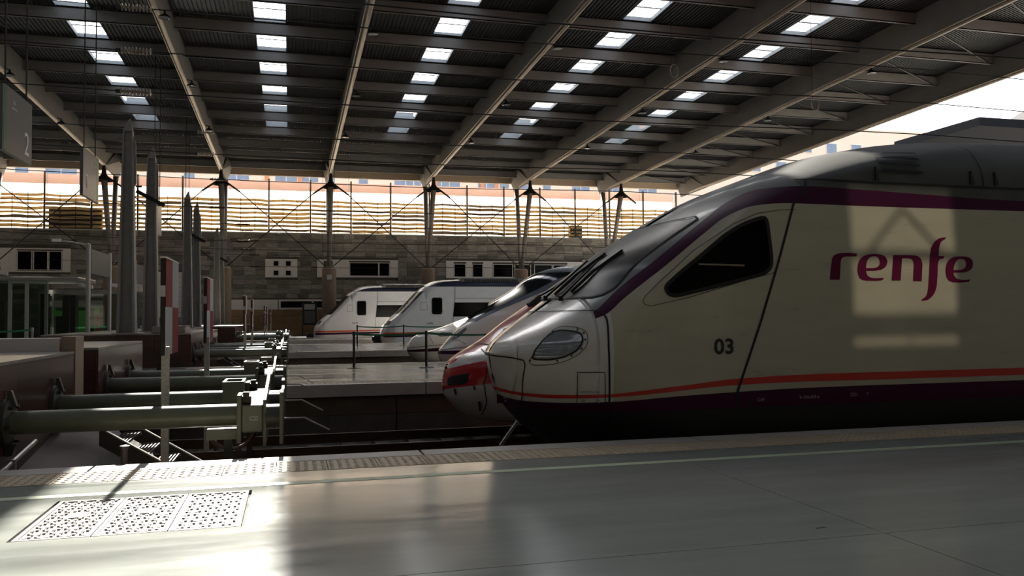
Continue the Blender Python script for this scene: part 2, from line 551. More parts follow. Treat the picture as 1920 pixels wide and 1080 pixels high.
mat('number_white', (206, 208, 206), 0.5)
# beyond
mat('facade_peach', (238, 214, 194), 0.85, var=0.05, scale=0.6)
mat('facade_cream', (226, 210, 190), 0.85, var=0.05, scale=0.6)
mat('facade_orange', (206, 142, 98), 0.85, var=0.08, scale=0.6)
mat('window_blue', (120, 134, 156), 0.3, var=0.15, scale=2)
mat('slat_wood', (112, 94, 70), 0.7, var=0.25, scale=4, stretch=(0.3, 1, 5), rand=0.2)
mat('shop_green', (70, 150, 50), 0.5, var=0.3, scale=3, emit=(80, 170, 50, 0.12))
mat('shop_red', (206, 52, 44), 0.5, var=0.1)
mat('shop_yellow', (196, 184, 80), 0.5, var=0.1)
mat('asphalt', (120, 116, 110), 0.9, var=0.15, scale=0.5)
mat('leaf', (60, 92, 40), 0.7, var=0.3, scale=5)
glass_mat('pane_clear', (250, 252, 255), 0.02)
glass_mat('kiosk_glass', (196, 206, 198), 0.10)
translucent_mat('frosted', (236, 230, 220), 0.72)
translucent_mat('frosted_pink', (222, 196, 184), 0.13)
translucent_mat('slat_glow', (186, 166, 126), 0.5, 0.3)
# ------------------------------------------------------------------ platforms, tracks, floors
ZR = -0.75                                   # rail level below the platform tops
EDGE = 8.43                                  # near platform edge
WALLX = -2.7                                 # face of the granite end walls
TRACKS = [10.1, 14.75, 26.4, 31.2, 45.9, 50.1, 59.7]
PLATS = [(17.1, 24.7), (33.9, 43.9), (52.0, 57.9)]

ground = setting('floor')
MB().box(-60, 70, 8.0, 66.8, -1.35, -1.0).build('track_bed', M['ballast'], ground)
MB().box(-60, WALLX - 0.9, 8.43, 66.8, -1.0, 0.0).build('concourse_slab', M['floor_concrete'], ground)
MB().box(-120, 200, 67.6, 260, -1.2, -0.6).build('street', M['asphalt'], ground)
MB().box(38, 200, -60, 67.6, -1.3, -0.95).build('yard', M['asphalt'], ground)

# near platform: slabs with open joints, coping, tactile pavers, painted line
near = setting('platform')
MB().box(-26, 36, -14, EDGE - 0.02, -1.0, -0.03).build('platform_core', M['concrete_dark'], near)
ys = [-14, -8.4, -5.2, -2.0, 1.2, 4.4, 7.60]
xs = [-31, -17.4, -12.1, -6.9, 3.53, 8.73, 13.9, 19.1, 24.3, 30, 36]
G = 0.004
hx0, hx1, hy0, hy1 = -1.67, -0.29, 5.72, 6.90            # opening for the drain covers
for i in range(len(ys) - 1):
    for j in range(len(xs) - 1):
        x0, x1, y0, y1 = xs[j] + G, xs[j + 1] - G, ys[i] + G, ys[i + 1] - G
        mb = MB()
        if x0 < hx0 < x1 and y0 < hy0 < y1:
            for b in ((x0, hx0, y0, y1), (hx1, x1, y0, y1), (hx0, hx1, y0, hy0), (hx0, hx1, hy1, y1)):
                mb.box(b[0], b[1], b[2], b[3], -0.03, 0.0)
        else:
            mb.box(x0, x1, y0, y1, -0.03, 0.0)
        mb.build('floor_slab', M['floor_concrete'], near)
cx = 1.26
k = -8
while cx + 3 * k < 36:
    a = cx + 3 * k
    if a > -27:
        MB().box(a + 0.012, a + 3 - 0.012, 8.135, EDGE, -0.20, 0.003).build('coping_slab', M['coping'], near)
    k += 1
# one paver with six by six studs, its mesh shared
def paver_mesh(w, d, studs, r, h):
    mb = MB()
    mb.box(-w / 2 + 0.004, w / 2 - 0.004, -d / 2, d / 2, -0.03, 0.002)
    for i in range(studs):
        for j in range(studs):
            x = (i + 0.5) / studs * w - w / 2; y = (j + 0.5) / studs * d - d / 2
            n = len(mb.v)
            for rr, z in ((r, 0.002), (r * 0.6, 0.002 + h)):
                for q in range(8):
                    mb.v.append((x + rr * math.cos(q * PI / 4), y + rr * math.sin(q * PI / 4), z))
            for q in range(8):
                mb.f.append((n + q, n + (q + 1) % 8, n + 8 + (q + 1) % 8, n + 8 + q))
            mb.f.append(tuple(n + 8 + q for q in range(8)))
    return mb.mesh('tactile_paver', M['tactile'])
pm = paver_mesh(0.45, 0.51, 6, 0.022, 0.007)
x = -8.0
while x < 24:
    inst('tactile_paver', pm, near, (x, 7.868, 0.0))
    x += 0.45
MB().box(-26, 36, 7.03, 7.14, 0.0, 0.0025).build('painted_line', M['line_green'], near)
MB().box(-26, 36, EDGE - 0.16, EDGE - 0.05, -1.0, -0.2).build('platform_face', M['concrete_dark'], near)

# platforms beyond: deck, coping, tactile row, drop walls in panels
def platform(y0, y1, studs):
    p = setting('platform')
    MB().box(WALLX - 0.6, 60, y0 + 0.14, y1 - 0.14, -1.0, -0.004).build('platform_core', M['concrete_dark'], p)
    x = WALLX - 0.6
    while x < 60:
        MB().box(x + G, x + 4.5 - G, y0 + 0.82, y1 - 0.82, -0.004, 0.0).build('floor_slab', M['floor_concrete'], p)
        x += 4.5
    for (a, b) in ((y0, y0 + 0.31), (y1 - 0.31, y1)):
        x = WALLX - 0.6
        while x < 60:
            MB().box(x + 0.01, x + 3 - 0.01, a, b, -0.24, 0.003).build('coping_slab', M['coping'], p)
            x += 3
    pmb = paver_mesh(0.5, 0.5, 4, 0.04, 0.01)
    for yy in (y0 + 0.565, y1 - 0.565):
        for q in range(24):
            inst('tactile_paver', pmb, p, (WALLX + 0.2 + q * 0.5, yy, 0))
        MB().box(WALLX + 0.2 + 11.76, 60, yy - 0.25, yy + 0.25, -0.004, 0.003).build('tactile_strip', M['tactile'], p)
    x = WALLX - 0.6
    while x < 40:                                        # precast front panels under the coping
        MB().box(x + 0.015, x + 2.7 - 0.015, y0 + 0.10, y0 + 0.16, -0.62, -0.25).build('front_panel', M['panel_brown'], p)
        MB().box(x + 0.015, x + 2.7 - 0.015, y0 + 0.05, y0 + 0.16, -1.0, -0.63).build('front_panel', M['concrete_dark'], p)
        x += 2.7
    return p
for a, b in PLATS: platform(a, b, 4)

# tracks
for ti, yc in enumerate(TRACKS):
    t = setting('track')
    for s in (-0.755, 0.755):
        y = yc + s
        mb = MB()
        mb.box(WALLX + 0.3, 60, y - 0.065, y + 0.065, ZR - 0.16, ZR - 0.14)
        mb.box(WALLX + 0.3, 60, y - 0.012, y + 0.012, ZR - 0.14, ZR - 0.035)
        mb.box(WALLX + 0.3, 60, y - 0.035, y + 0.035, ZR - 0.035, ZR)
        mb.build('rail', M['rail'], t)
    sm = MB().box(-0.12, 0.12, -1.28, 1.28, -0.14, 0.0).mesh('sleeper', M['sleeper'])
    n = 40 if ti < 2 else 14
    for q in range(n):
        inst('sleeper', sm, t, (WALLX + 0.7 + q * 0.6, yc, ZR - 0.16))

# granite end walls: stone facing blocks, brown flank, pale top
def end_wall(y0, y1, x0=-7.5, flank=True, ztop=0.94):
    w = setting('wall_end')
    MB().box(x0, WALLX - 0.04, y0 + 0.04, y1, -1.0, ztop - 0.04).build('wall_core', M['concrete_dark'], w)
    ny = max(1, round((y1 - y0) / 1.1)); dy = (y1 - y0) / ny
    for i in range(ny):
        for j in range(3):
            za = -1.0 + j * 0.633; zb = za + 0.633
            if j == 2: zb = ztop - 0.035
            MB().box(WALLX - 0.04, WALLX, y0 + i * dy + 0.004, y0 + (i + 1) * dy - 0.004, za + 0.004, zb - 0.004).build('stone_panel', M['granite_red'], w)
    nx = max(1, round((WALLX - x0) / 0.9)); dx = (WALLX - x0) / nx
    if flank:
        for i in range(nx):
            for j in range(3):
                za = -0.0 + j * 0.30; zb = min(za + 0.30, ztop - 0.035)
                MB().box(x0 + i * dx + 0.003, x0 + (i + 1) * dx - 0.003 - (0.04 if i == nx - 1 else 0), y0, y0 + 0.04, za + 0.003, zb - 0.003).build('stone_panel', M['granite_brown'], w)
    for i in range(nx):
        MB().box(x0 + i * dx + 0.003, x0 + (i + 1) * dx - 0.003 + (0.0 if i == nx - 1 else 0), y0, y1, ztop - 0.035, ztop).build('coping_slab', M['granite_top'], w)
    return w
end_wall(8.43, 11.9, -9.0)
end_wall(13.25, 17.0, -5.2)
end_wall(24.9, 33.7, -6.5)
end_wall(44.1, 51.8, -6.5)
end_wall(58.1, 62.0, -6.5)
# low parapet behind the first end wall with its pale corner post
pw = setting('wall_parapet')
for i in range(4):
    MB().box(-9.0 + i * 1.53 + 0.004, -9.0 + (i + 1) * 1.53 - 0.004, 11.9, 12.3, 0.86, 1.11).build('stone_panel', M['wall_white'], pw)
MB().box(-9.0, -2.9, 11.95, 12.28, 0.0, 0.86).build('wall_core', M['granite_red'], pw)
MB().box(-2.86, -2.69, 11.88, 12.32, -0.9, 1.13).build('corner_post', M['stone_beige'], pw)
# sloped concrete abutment at the foot of the first end wall, with its pipe
ab = setting('wall_abutment')
MB().hexa([(-2.7, 8.5, -1.0), (-1.55, 8.5, -1.0), (-1.55, 11.7, -1.0), (-2.7, 11.7, -1.0),
           (-2.7, 8.5, -0.35), (-1.85, 8.5, -0.75), (-1.85, 11.7, 0.02), (-2.7, 11.7, 0.12)]).build('abutment_slab', M['concrete_mid'], ab)
pp = thing('drain_pipe', 'thin grey pipe running along the concrete abutment below the nearest buffer', 'pipe', (-2.62, 9.0, -0.1))
mb = MB(); mb.path([(0, -0.5, -0.02), (0.0, 0.9, 0.16)], 0.025, 8); mb.build('pipe', M['galv'], pp)
mb = MB()
mb.box(-0.04, 0.04, 0.10, 0.13, -0.02, 0.09); mb.build('bracket', M['galv'], pp)
# ------------------------------------------------------------------ roof
SL = 0.0232
GX = [2.78 + 7.48 * k for k in range(-5, 5)]            # girders run away from the camera
zg = lambda y: 13.12 - SL * y                             # underside of girders
zp = lambda y: zg(y) + 0.90                               # underside of purlins
zd = lambda y: zg(y) + 1.42                               # underside of deck
PY = [32.3 + 3.57 * j for j in range(-11, 10)]           # purlins run across
Y0, Y1 = -8.5, 66.0
ceil = setting('ceiling')
for gx in GX:
    mb = MB()
    t = 0.045
    mb.hexa([(gx - t, Y0, zg(Y0) + 0.1), (gx + t, Y0, zg(Y0) + 0.1), (gx + t, 64.8, zg(64.8) + 0.1), (gx - t, 64.8, zg(64.8) + 0.1),
             (gx - t, Y0, zd(Y0)), (gx + t, Y0, zd(Y0)), (gx + t, 64.8, zd(64.8)), (gx - t, 64.8, zd(64.8))])
    g = mb.build('girder', M['roof_steel'], ceil)
    MB().tube((gx, Y0, zg(Y0) + 0.09), (gx, 64.0, zg(64.0) + 0.09), 0.09, n=10).build('girder_tube', M['tube_steel'], g, smooth=True)
    # thin service pipe beside the tube
    MB().tube((gx - 0.16, Y0, zg(Y0) + 0.13), (gx - 0.16, 63.0, zg(63) + 0.13), 0.03, n=6).build('service_pipe', M['tube_steel'], g, smooth=True)
    # haunch at the far end
    MB().hexa([(gx - 0.06, 61.0, zg(61.0)), (gx + 0.06, 61.0, zg(61.0)), (gx + 0.06, 65.6, zg(65.6) - 0.05), (gx - 0.06, 65.6, zg(65.6) - 0.05),
               (gx - 0.2, 63.8, zd(63.8)), (gx + 0.2, 63.8, zd(63.8)), (gx + 0.55, 65.66, zd(65.66)), (gx - 0.55, 65.66, zd(65.66))]).build('haunch', M['roof_steel'], g)
for i in range(len(GX) - 1):
    a, b = GX[i] + 0.12, GX[i + 1] - 0.12
    c = (GX[i] + GX[i + 1]) / 2
    for j, y in enumerate(PY):
        z0 = zp(y)
        roofl = (i == 4 and 15.0 < y < 31.0)               # unseen wide opening, added so sun reaches the platform floor
        mb = MB()
        def cee(x0, x1):
            mb.box(x0, x1, y - 0.02, y + 0.02, z0, z0 + 0.5)
            mb.box(x0, x1, y - 0.02, y + 0.12, z0, z0 + 0.03)
            mb.box(x0, x1, y - 0.02, y + 0.12, z0 + 0.47, z0 + 0.5)
        if roofl:
            cee(a, c - 1.35); cee(c + 1.55, b)
        else:
            cee(a, b)
        mb.build('purlin', M['roof_steel'], ceil)
# corrugated deck, one sheet per bay, open under each skylight
HW = 0.62
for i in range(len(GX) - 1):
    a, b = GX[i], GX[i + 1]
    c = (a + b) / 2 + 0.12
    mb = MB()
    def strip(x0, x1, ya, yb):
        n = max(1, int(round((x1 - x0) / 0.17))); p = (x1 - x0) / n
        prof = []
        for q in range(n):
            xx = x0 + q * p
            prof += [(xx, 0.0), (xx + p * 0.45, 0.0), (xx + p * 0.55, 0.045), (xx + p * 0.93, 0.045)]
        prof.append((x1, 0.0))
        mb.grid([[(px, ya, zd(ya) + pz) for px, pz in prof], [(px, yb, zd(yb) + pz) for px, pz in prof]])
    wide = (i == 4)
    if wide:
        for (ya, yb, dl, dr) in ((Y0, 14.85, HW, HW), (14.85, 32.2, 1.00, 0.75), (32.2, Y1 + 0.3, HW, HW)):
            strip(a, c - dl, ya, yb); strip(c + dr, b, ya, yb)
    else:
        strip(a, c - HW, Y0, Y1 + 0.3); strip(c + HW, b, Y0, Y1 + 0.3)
    yprev = Y0
    for j in range(len(PY) - 1):
        ya, yb = PY[j] + 0.40, PY[j + 1] - 0.10
        if j > 16 or i == len(GX) - 2: break
        if wide and 14.0 < PY[j] < 31.0:
            if PY[j] < 15.0: strip(c - HW, c + HW, yprev, 14.85)
            yprev = 32.2
            continue
        strip(c - HW, c + HW, yprev, ya); yprev = yb
        s = thing('skylight', None, None); s.parent = ceil
        s.location = (c, 0, 0)
        mc = MB()
        h = 0.16 if j < 16 else 0.5
        for (x0, x1) in ((-HW - 0.03, -HW), (HW, HW + 0.03)):
            mc.hexa([(x0, ya, zd(ya)), (x1, ya, zd(ya)), (x1, yb, zd(yb)), (x0, yb, zd(yb)),
                     (x0, ya, zd(ya) + h), (x1, ya, zd(ya) + h), (x1, yb, zd(yb) + h), (x0, yb, zd(yb) + h)])
        for yy in (ya, yb):
            mc.box(-HW, HW, yy - 0.015, yy + 0.015, zd(yy), zd(yy) + h)
        mc.build('curb', M['curb_grey'], s)
        mc = MB()
        for f in (0.33, 0.66):
            ym = ya + (yb - ya) * f
            mc.box(-HW, HW, ym - 0.02, ym + 0.02, zd(ym) + h - 0.03, zd(ym) + h)
        mc.build('glazing_bar', M['dark_steel'], s)
        MB().quad((-HW, ya, zd(ya) + h), (HW, ya, zd(ya) + h), (HW, yb, zd(yb) + h), (-HW, yb, zd(yb) + h)).build('pane', M['pane_clear'], s)
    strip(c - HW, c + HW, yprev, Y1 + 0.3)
    if wide:  # wide glazing added out of view, sized for the sun patch on the platform
        s = thing('added_rooflight', None, None); s.parent = ceil
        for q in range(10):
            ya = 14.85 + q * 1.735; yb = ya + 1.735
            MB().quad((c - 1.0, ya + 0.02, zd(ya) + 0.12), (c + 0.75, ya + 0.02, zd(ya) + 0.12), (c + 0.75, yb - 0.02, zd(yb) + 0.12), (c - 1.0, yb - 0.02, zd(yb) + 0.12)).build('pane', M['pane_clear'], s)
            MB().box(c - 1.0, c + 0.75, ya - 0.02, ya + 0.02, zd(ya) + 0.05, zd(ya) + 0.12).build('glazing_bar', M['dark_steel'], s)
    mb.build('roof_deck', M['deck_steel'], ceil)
# eave beam at the far end and edge beam at the right-hand end
mb = MB()
mb.box(GX[0], GX[-1], 65.7, 66.0, zg(66) + 0.62, zd(66) + 0.05)
mb.build('eave_beam', M['fascia'], ceil)
xr = 32.9
mb = MB()
mb.hexa([(xr, Y0, zg(Y0) + 0.4), (xr + 0.25, Y0, zg(Y0) + 0.4), (xr + 0.25, 66, zg(66) + 0.4), (xr, 66, zg(66) + 0.4),
         (xr, Y0, zd(Y0) + 0.2), (xr + 0.25, Y0, zd(Y0) + 0.2), (xr + 0.25, 66, zd(66) + 0.2), (xr, 66, zd(66) + 0.2)])
mb.build('edge_beam', M['roof_steel'], ceil)
for j in range(0, len(PY) - 1):
    ya, yb = PY[j], PY[j + 1]
    MB().bar((25.6, ya, zp(ya) + 0.05), (32.3, yb, zp(yb) + 0.05), 0.06).build('brace', M['dark_steel'], ceil)

# unseen hall sides: left wall; front and right walls added to block daylight
wlf = setting('wall_left')
MB().box(-31.5, -31.0, -9, 67, -0.1, 14.5).build('wall_core', M['stone_wall'], wlf)
wfr = setting('blocking_wall_front')  # wall added out of view to block daylight; its opening shapes the spot
wx0, wx1, wz0, wz1 = 6.94, 7.76, 7.50, 8.62
for b in ((-31.0, wx0, -0.1, 14.8), (wx1, 34.0, -0.1, 14.8), (wx0, wx1, -0.1, wz0), (wx0, wx1, wz1, 14.8)):
    MB().box(b[0], b[1], -8.95, -8.83, b[2], b[3]).build('wall_core', M['concrete_dark'], wfr)
gmask = setting('window_6')  # made-up window bars that cut the spot into the patch on the train
MB().box(wx0, wx1, -8.95, -8.9, 8.11, 8.165).build('mask_bar', M['dark_steel'], gmask)
MB().box(wx0, wx1, -8.95, -8.9, 7.59, 7.735).build('mask_bar', M['dark_steel'], gmask)
MB().box(7.365, 7.385, -8.95, -8.9, 7.50, 7.60).build('mullion', M['dark_steel'], gmask)
for q in (-0.28, 0.30):
    MB().bar((7.35, -8.925, 8.46), (7.35 + q, -8.925, 8.16), 0.035).build('brace', M['dark_steel'], gmask)
wrt = setting('blocking_wall_right')  # unseen wall added to darken the train's right part and the floor
MB().box(34.0, 34.3, -8.95, 6.0, -0.1, 14.0).build('wall_core', M['concrete_dark'], wrt)
# ------------------------------------------------------------------ trains
def lin(a, b, n): return [a + (b - a) * i / (n - 1) for i in range(n)]

def stations(b, n=70, xe=None, reach=9.0):
    xe = b.xend if xe is None else xe
    xs = [b.x0 + 0.0015 + reach * (i / (n - 1)) ** 2.0 for i in range(n)]
    x = xs[-1]
    while x < xe:
        x = min(xe, x + 2.2); xs.append(x)
    return xs

def shell(b, name, m, zlo, zhi, parent, nz=14, xs=None):
    """Surface strip between two height curves, on both flanks (closed over the crown when it reaches it)."""
    mb = MB()
    xs = xs or stations(b)
    def sec(x):
        zL, zT = b.fbot(x), b.ftop(x)
        lo, hi = max(zlo(x), zL), min(zhi(x), zT)
        if hi - lo < 1e-4: return None
        top, botm = hi >= zT - 1e-6, lo <= zL + 1e-6
        out = []
        for i in range(nz):
            t = i / (nz - 1)
            if top and botm: t = 0.5 - 0.5 * math.cos(PI * t)
            elif top: t = 1 - (1 - t) ** 2.2
            elif botm: t = t ** 1.6
            out.append(lo + (hi - lo) * t)
        return out
    for side in (-1, 1):
        rows = []
        for x in xs:
            z = sec(x)
            if z is None:
                continue
            rows.append([b.pt(x, zz, side) for zz in z] if side < 0 else [b.pt(x, zz, side) for zz in reversed(z)])
        if rows: mb.grid(rows)
    o = mb.build(name, m, parent, smooth=True)
    bm = bmesh.new(); bm.from_mesh(o.data)
    bmesh.ops.remove_doubles(bm, verts=bm.verts, dist=2e-4)
    bm.to_mesh(o.data); bm.free()
    for p in o.data.polygons: p.use_smooth = True
    return o

def place(o, parent):
    o.location = (-parent.location[0], -parent.location[1], -parent.location[2])
    return o

def side_poly(b, name, m, pts, parent, off=0.006, nx=12, nz=12, side=-1):
    """Fill a roughly convex outline (x, z) on the flank with a grid that follows the surface."""
    zs = [p[1] for p in pts]; z0, z1 = min(zs), max(zs)
    rows = []
    for i in range(nz + 1):
        z = z0 + (z1 - z0) * (0.002 + 0.996 * i / nz)
        xsn = []
        for (xa, za), (xb, zb) in zip(pts, pts[1:] + pts[:1]):
            if (za - z) * (zb - z) < 0: xsn.append(xa + (xb - xa) * (z - za) / (zb - za))
        if len(xsn) < 2: continue
        l, r = min(xsn), max(xsn)
        rows.append([b.pt(l + (r - l) * j / nx, z, side, off) for j in range(nx + 1)])
    return MB().grid(rows).build(name, m, parent, smooth=True)

def side_band(b, name, m, lo, hi, xs, parent, off=0.005, nz=3, sides=(-1, 1)):
    mb = MB()
    for s in sides:
        rows = []
        for x in xs:
            a, c = lo(x), hi(x)
            rows.append([b.pt(x, a + (c - a) * i / nz, s, off) for i in range(nz + 1)])
        mb.grid(rows)
    return mb.build(name, m, parent, smooth=True)

def ribbon(b, name, m, pts, width, parent, off=0.006, front=False, side=-1, sub=6, mb=None):
    """Narrow line following the surface through (x, z) or, on the front, (y, z) points."""
    fine = []
    for (a, c), (d, e) in zip(pts, pts[1:]):
        for i in range(sub): fine.append((a + (d - a) * i / sub, c + (e - c) * i / sub))
    fine.append(pts[-1])
    P = [Vector(b.ptf(p, q, off)) if front else Vector(b.pt(p, q, side, off)) for p, q in fine]
    N = []
    for p, q in fine:
        if front:
            y = p if abs(p) > 0.1 else -0.1
            N.append(Vector(b.normal(b.x_at(y, q), q, -1 if y < 0 else 1)))
        else: N.append(Vector(b.normal(p, q, side)))
    rows = []
    for i in range(len(P)):
        t = (P[min(i + 1, len(P) - 1)] - P[max(i - 1, 0)]).normalized()
        s = t.cross(N[i]).normalized() * width / 2
        rows.append([tuple(P[i] - s), tuple(P[i] + s)])
    own = mb is None
    mb = mb or MB()
    mb.grid(rows)
    return mb.build(name, m, parent, smooth=True) if own else mb

def front_patch(b, name, m, yl, yr, z0, z1, parent, off=0.006, ny=20, nz=14):
    rows = []
    for i in range(nz + 1):
        z = z0 + (z1 - z0) * i / nz
        l, r = yl(z), yr(z)
        rows.append([b.ptf(l + (r - l) * j / ny, z, off) for j in range(ny + 1)])
    return MB().grid(rows).build(name, m, parent, smooth=True)

def decal(b, name, m, me, parent, fx, off=0.006, side=-1):
    """Flat lettering mesh laid on the flank; fx maps its (u, v) to (x, z)."""
    for v in me.vertices:
        x, z = fx(v.co.x, v.co.y)
        v.co = b.pt(x, z, side, off)
    me.materials.clear(); me.materials.append(m)
    o = bpy.data.objects.new(name, me)
    COL.objects.link(o); o.parent = parent
    return o

def text_on(b, name, m, s, size, x, z, parent, bold=0.0, slope=0.0, sx=1.0, off=0.006):
    me = text_mesh(s, size, 'CENTER', 0, bold)
    return decal(b, name, m, me, parent, lambda u, v: (x + u * sx, z + v + slope * u), off)

def wheels(b, parent, xs, r=0.42):
    mb = MB().lathe([(0.01, -0.06), (r * 0.5, -0.06), (r * 0.86, -0.05), (r, -0.065), (r, 0.05), (r + 0.03, 0.055), (r + 0.03, 0.08), (0.01, 0.08)], axis='y', n=24)
    me = mb.mesh('wheel', M['dark_steel'])
    for x in xs:
        for s in (-1, 1):
            inst('wheel', me, parent, (x, b.cy + s * 0.755, ZR + r), (0, 0, 0 if s > 0 else PI))
    for i in range(0, len(xs) - 1, 2):
        MB().box(xs[i] - 0.3, xs[i + 1] + 0.3, b.cy - 1.0, b.cy + 1.0, ZR + 0.30, ZR + 0.6).build('bogie_frame', M['dark_steel'], parent)

# ================= the nearest train: cream, purple and grey, number 03
A = TRAIN_A
tA = thing('train', 'large cream and grey high-speed train numbered 03 beside the foreground platform, nearest of all trains', 'train')
upup = Curve1([(3.34, 1.385), (3.373, 1.408), (3.624, 1.634), (4.123, 2.021), (4.688, 2.428), (5.181, 2.744), (5.537, 2.880), (5.929, 2.894), (6.903, 2.868), (9.254, 2.80), (34, 2.79)])
uplow = Curve1([(3.34, 1.31), (3.466, 1.37), (3.647, 1.527), (4.056, 1.842), (4.64, 2.282), (5.011, 2.527), (5.335, 2.642), (5.815, 2.676), (6.881, 2.666), (9.236, 2.664), (34, 2.66)])
INF = lambda x: 99.0
NEG = lambda x: -99.0
cutA = lambda x: upup(x) if x > 3.345 else 99.0
bodA = lambda x: uplow(x) if x > 3.345 else 99.0
skirtA = lambda x: 0.27
xsA = sorted(set(stations(A, 90, reach=8.0) + [3.3449, 3.3461, 3.40, 3.45]))
nose = lambda x: 99.0 if x < 3.44 else -99.0
shell(A, 'nose_shell', M['train_silver'], lambda x: 0.27, lambda x: (99.0 if x <= 3.345 else uplow(x)), tA, 18, [x for x in xsA if x <= 3.5] + [3.5])
shell(A, 'body_shell', M['train_cream'], lambda x: 0.27, bodA, tA, 18, [3.5] + [x for x in xsA if x > 3.5])
shell(A, 'upper_band', M['train_purple'], bodA, cutA, tA, 6, xsA)
shell(A, 'roof', M['train_grey'], lambda x: cutA(x), lambda x: 99.0, tA, 22, [x for x in xsA if x <= 5.95] + [5.95])
shell(A, 'roof', M['train_roof'], lambda x: cutA(x), lambda x: 99.0, tA, 22, [5.95] + [x for x in xsA if x > 5.95])
shell(A, 'skirt', M['skirt_dark'], NEG, lambda x: 0.27, tA, 10, xsA)
MB().box(A.x0 + 1.3, 34, A.cy - 1.0, A.cy + 1.0, -0.45, 0.2).build('underframe', M['black_metal'], tA)
wheels(A, tA, [6.6, 9.2, 19.0, 21.6])
redtop = Curve1([(2.43, 0.478), (2.505, 0.466), (2.633, 0.453), (2.89, 0.449), (3.145, 0.456), (3.456, 0.466), (3.705, 0.488), (4.046, 0.523), (4.31, 0.545), (4.987, 0.604), (5.927, 0.631), (6.922, 0.635), (34, 0.64)])
redbot = Curve1([(2.43, 0.443), (2.513, 0.429), (2.638, 0.415), (2.894, 0.408), (3.148, 0.415), (3.458, 0.430), (4.046, 0.469), (4.309, 0.491), (4.986, 0.532), (5.925, 0.549), (6.919, 0.545), (34, 0.545)])
purtop = Curve1([(2.45, 0.385), (2.531, 0.367), (2.65, 0.354), (2.899, 0.357), (3.461, 0.378), (4.046, 0.415), (4.309, 0.428), (4.985, 0.452), (5.923, 0.473), (6.918, 0.478), (34, 0.48)])
purbot = lambda x: 0.268
xb = [x for x in xsA if x > 2.44]
side_band(A, 'red_stripe', M['train_redline'], redbot, redtop, xb, tA)
side_band(A, 'purple_stripe', M['train_purple'], purbot, purtop, [x for x in xsA if x > 2.47], tA)
# front ends of both stripes wrap the nose tip
for nm, m_, lo_, hi_ in (('red_stripe', 'train_redline', 0.437, 0.470), ('purple_stripe', 'train_purple', 0.268, 0.372)):
    yw = lambda z: A.w(2.52, z)
    front_patch(A, nm, M[m_], lambda z: -yw(z), lambda z: yw(z), lo_, hi_, tA, 0.006, 16, 3)
# cab side window, its seam, door seam, hatches
win = [(5.443, 2.499), (5.485, 1.991), (5.468, 1.897), (5.381, 1.827), (4.801, 1.688), (4.24, 1.565), (4.148, 1.583), (4.111, 1.656), (4.146, 1.705), (4.332, 1.858), (4.558, 2.025), (4.891, 2.279), (5.127, 2.409), (5.321, 2.477)]
def round_loop(lp, d=0.09):
    out = []
    n = len(lp)
    for i in range(n):
        p, c, q = Vector(lp[i - 1]), Vector(lp[i]), Vector(lp[(i + 1) % n])
        a = min(d, (p - c).length * 0.42); b_ = min(d, (q - c).length * 0.42)
        A_ = c + (p - c).normalized() * a; B_ = c + (q - c).normalized() * b_
        for t in (0.0, 0.33, 0.67, 1.0):
            out.append(tuple(A_ * (1 - t) ** 2 + c * 2 * t * (1 - t) + B_ * t * t))
    return out
win = round_loop(win)
for sd in (-1, 1):
    w_ = side_poly(A, 'side_window', M['dark_glass'], win, tA, 0.004, 16, 30, side=sd)
    ribbon(A, 'window_gasket', M['rubber'], win + [win[0]], 0.045, w_, 0.008, side=sd, sub=2)
ribbon(A, 'window_blind', M['stone_beige'], [(4.53, 1.93), (4.9, 1.925), (5.12, 1.92)], 0.018, w_, 0.009)
seamwin = [(5.831, 2.60), (5.6, 2.585), (5.326, 2.541), (5.01, 2.409), (4.484, 2.088), (4.079, 1.748), (3.882, 1.566), (3.85, 1.51), (3.863, 1.47), (3.932, 1.451), (4.393, 1.546), (5.148, 1.751), (5.52, 1.84)]
ribbon(A, 'panel_seam', M['grime'], seamwin, 0.008, tA, 0.004)
ribbon(A, 'door_seam', M['rubber'], [(6.05, 2.97), (6.0, 2.87), (5.814, 2.663), (5.594, 2.037), (5.327, 1.282), (5.005, 0.464), (4.99, 0.30)], 0.03, tA, 0.008)
ribbon(A, 'hood_seam', M['rubber'], [(3.373, 1.402), (3.434, 1.372), (3.453, 1.308), (3.440, 0.993), (3.45, 0.728), (3.464, 0.376), (3.491, 0.10)], 0.022, tA, 0.008)
ribbon(A, 'hood_seam', M['rubber'], [(-1.151, 1.402), (-0.9, 1.404), (-0.4, 1.40), (0.4, 1.40), (0.9, 1.404), (1.151, 1.402)], 0.012, tA, 0.008, front=True)
pan = ribbon(A, 'access_panel', M['grime'], [(3.136, 0.371), (3.121, 0.713), (3.402, 0.713), (3.422, 0.375)], 0.010, tA, 0.009)
for x in (3.20, 3.35):
    p = A.pt(x, 0.385, -1, 0.008)
    MB().lathe([(0.022, 0.0), (0.018, -0.012), (0.004, -0.014)], p, 'y', 10).build('latch', M['steel_bright'], pan)
text_on(A, 'panel_text', M['text_dark'], 'UNIDAD DE ACOPLE', 0.022, 3.262, 0.49, tA)
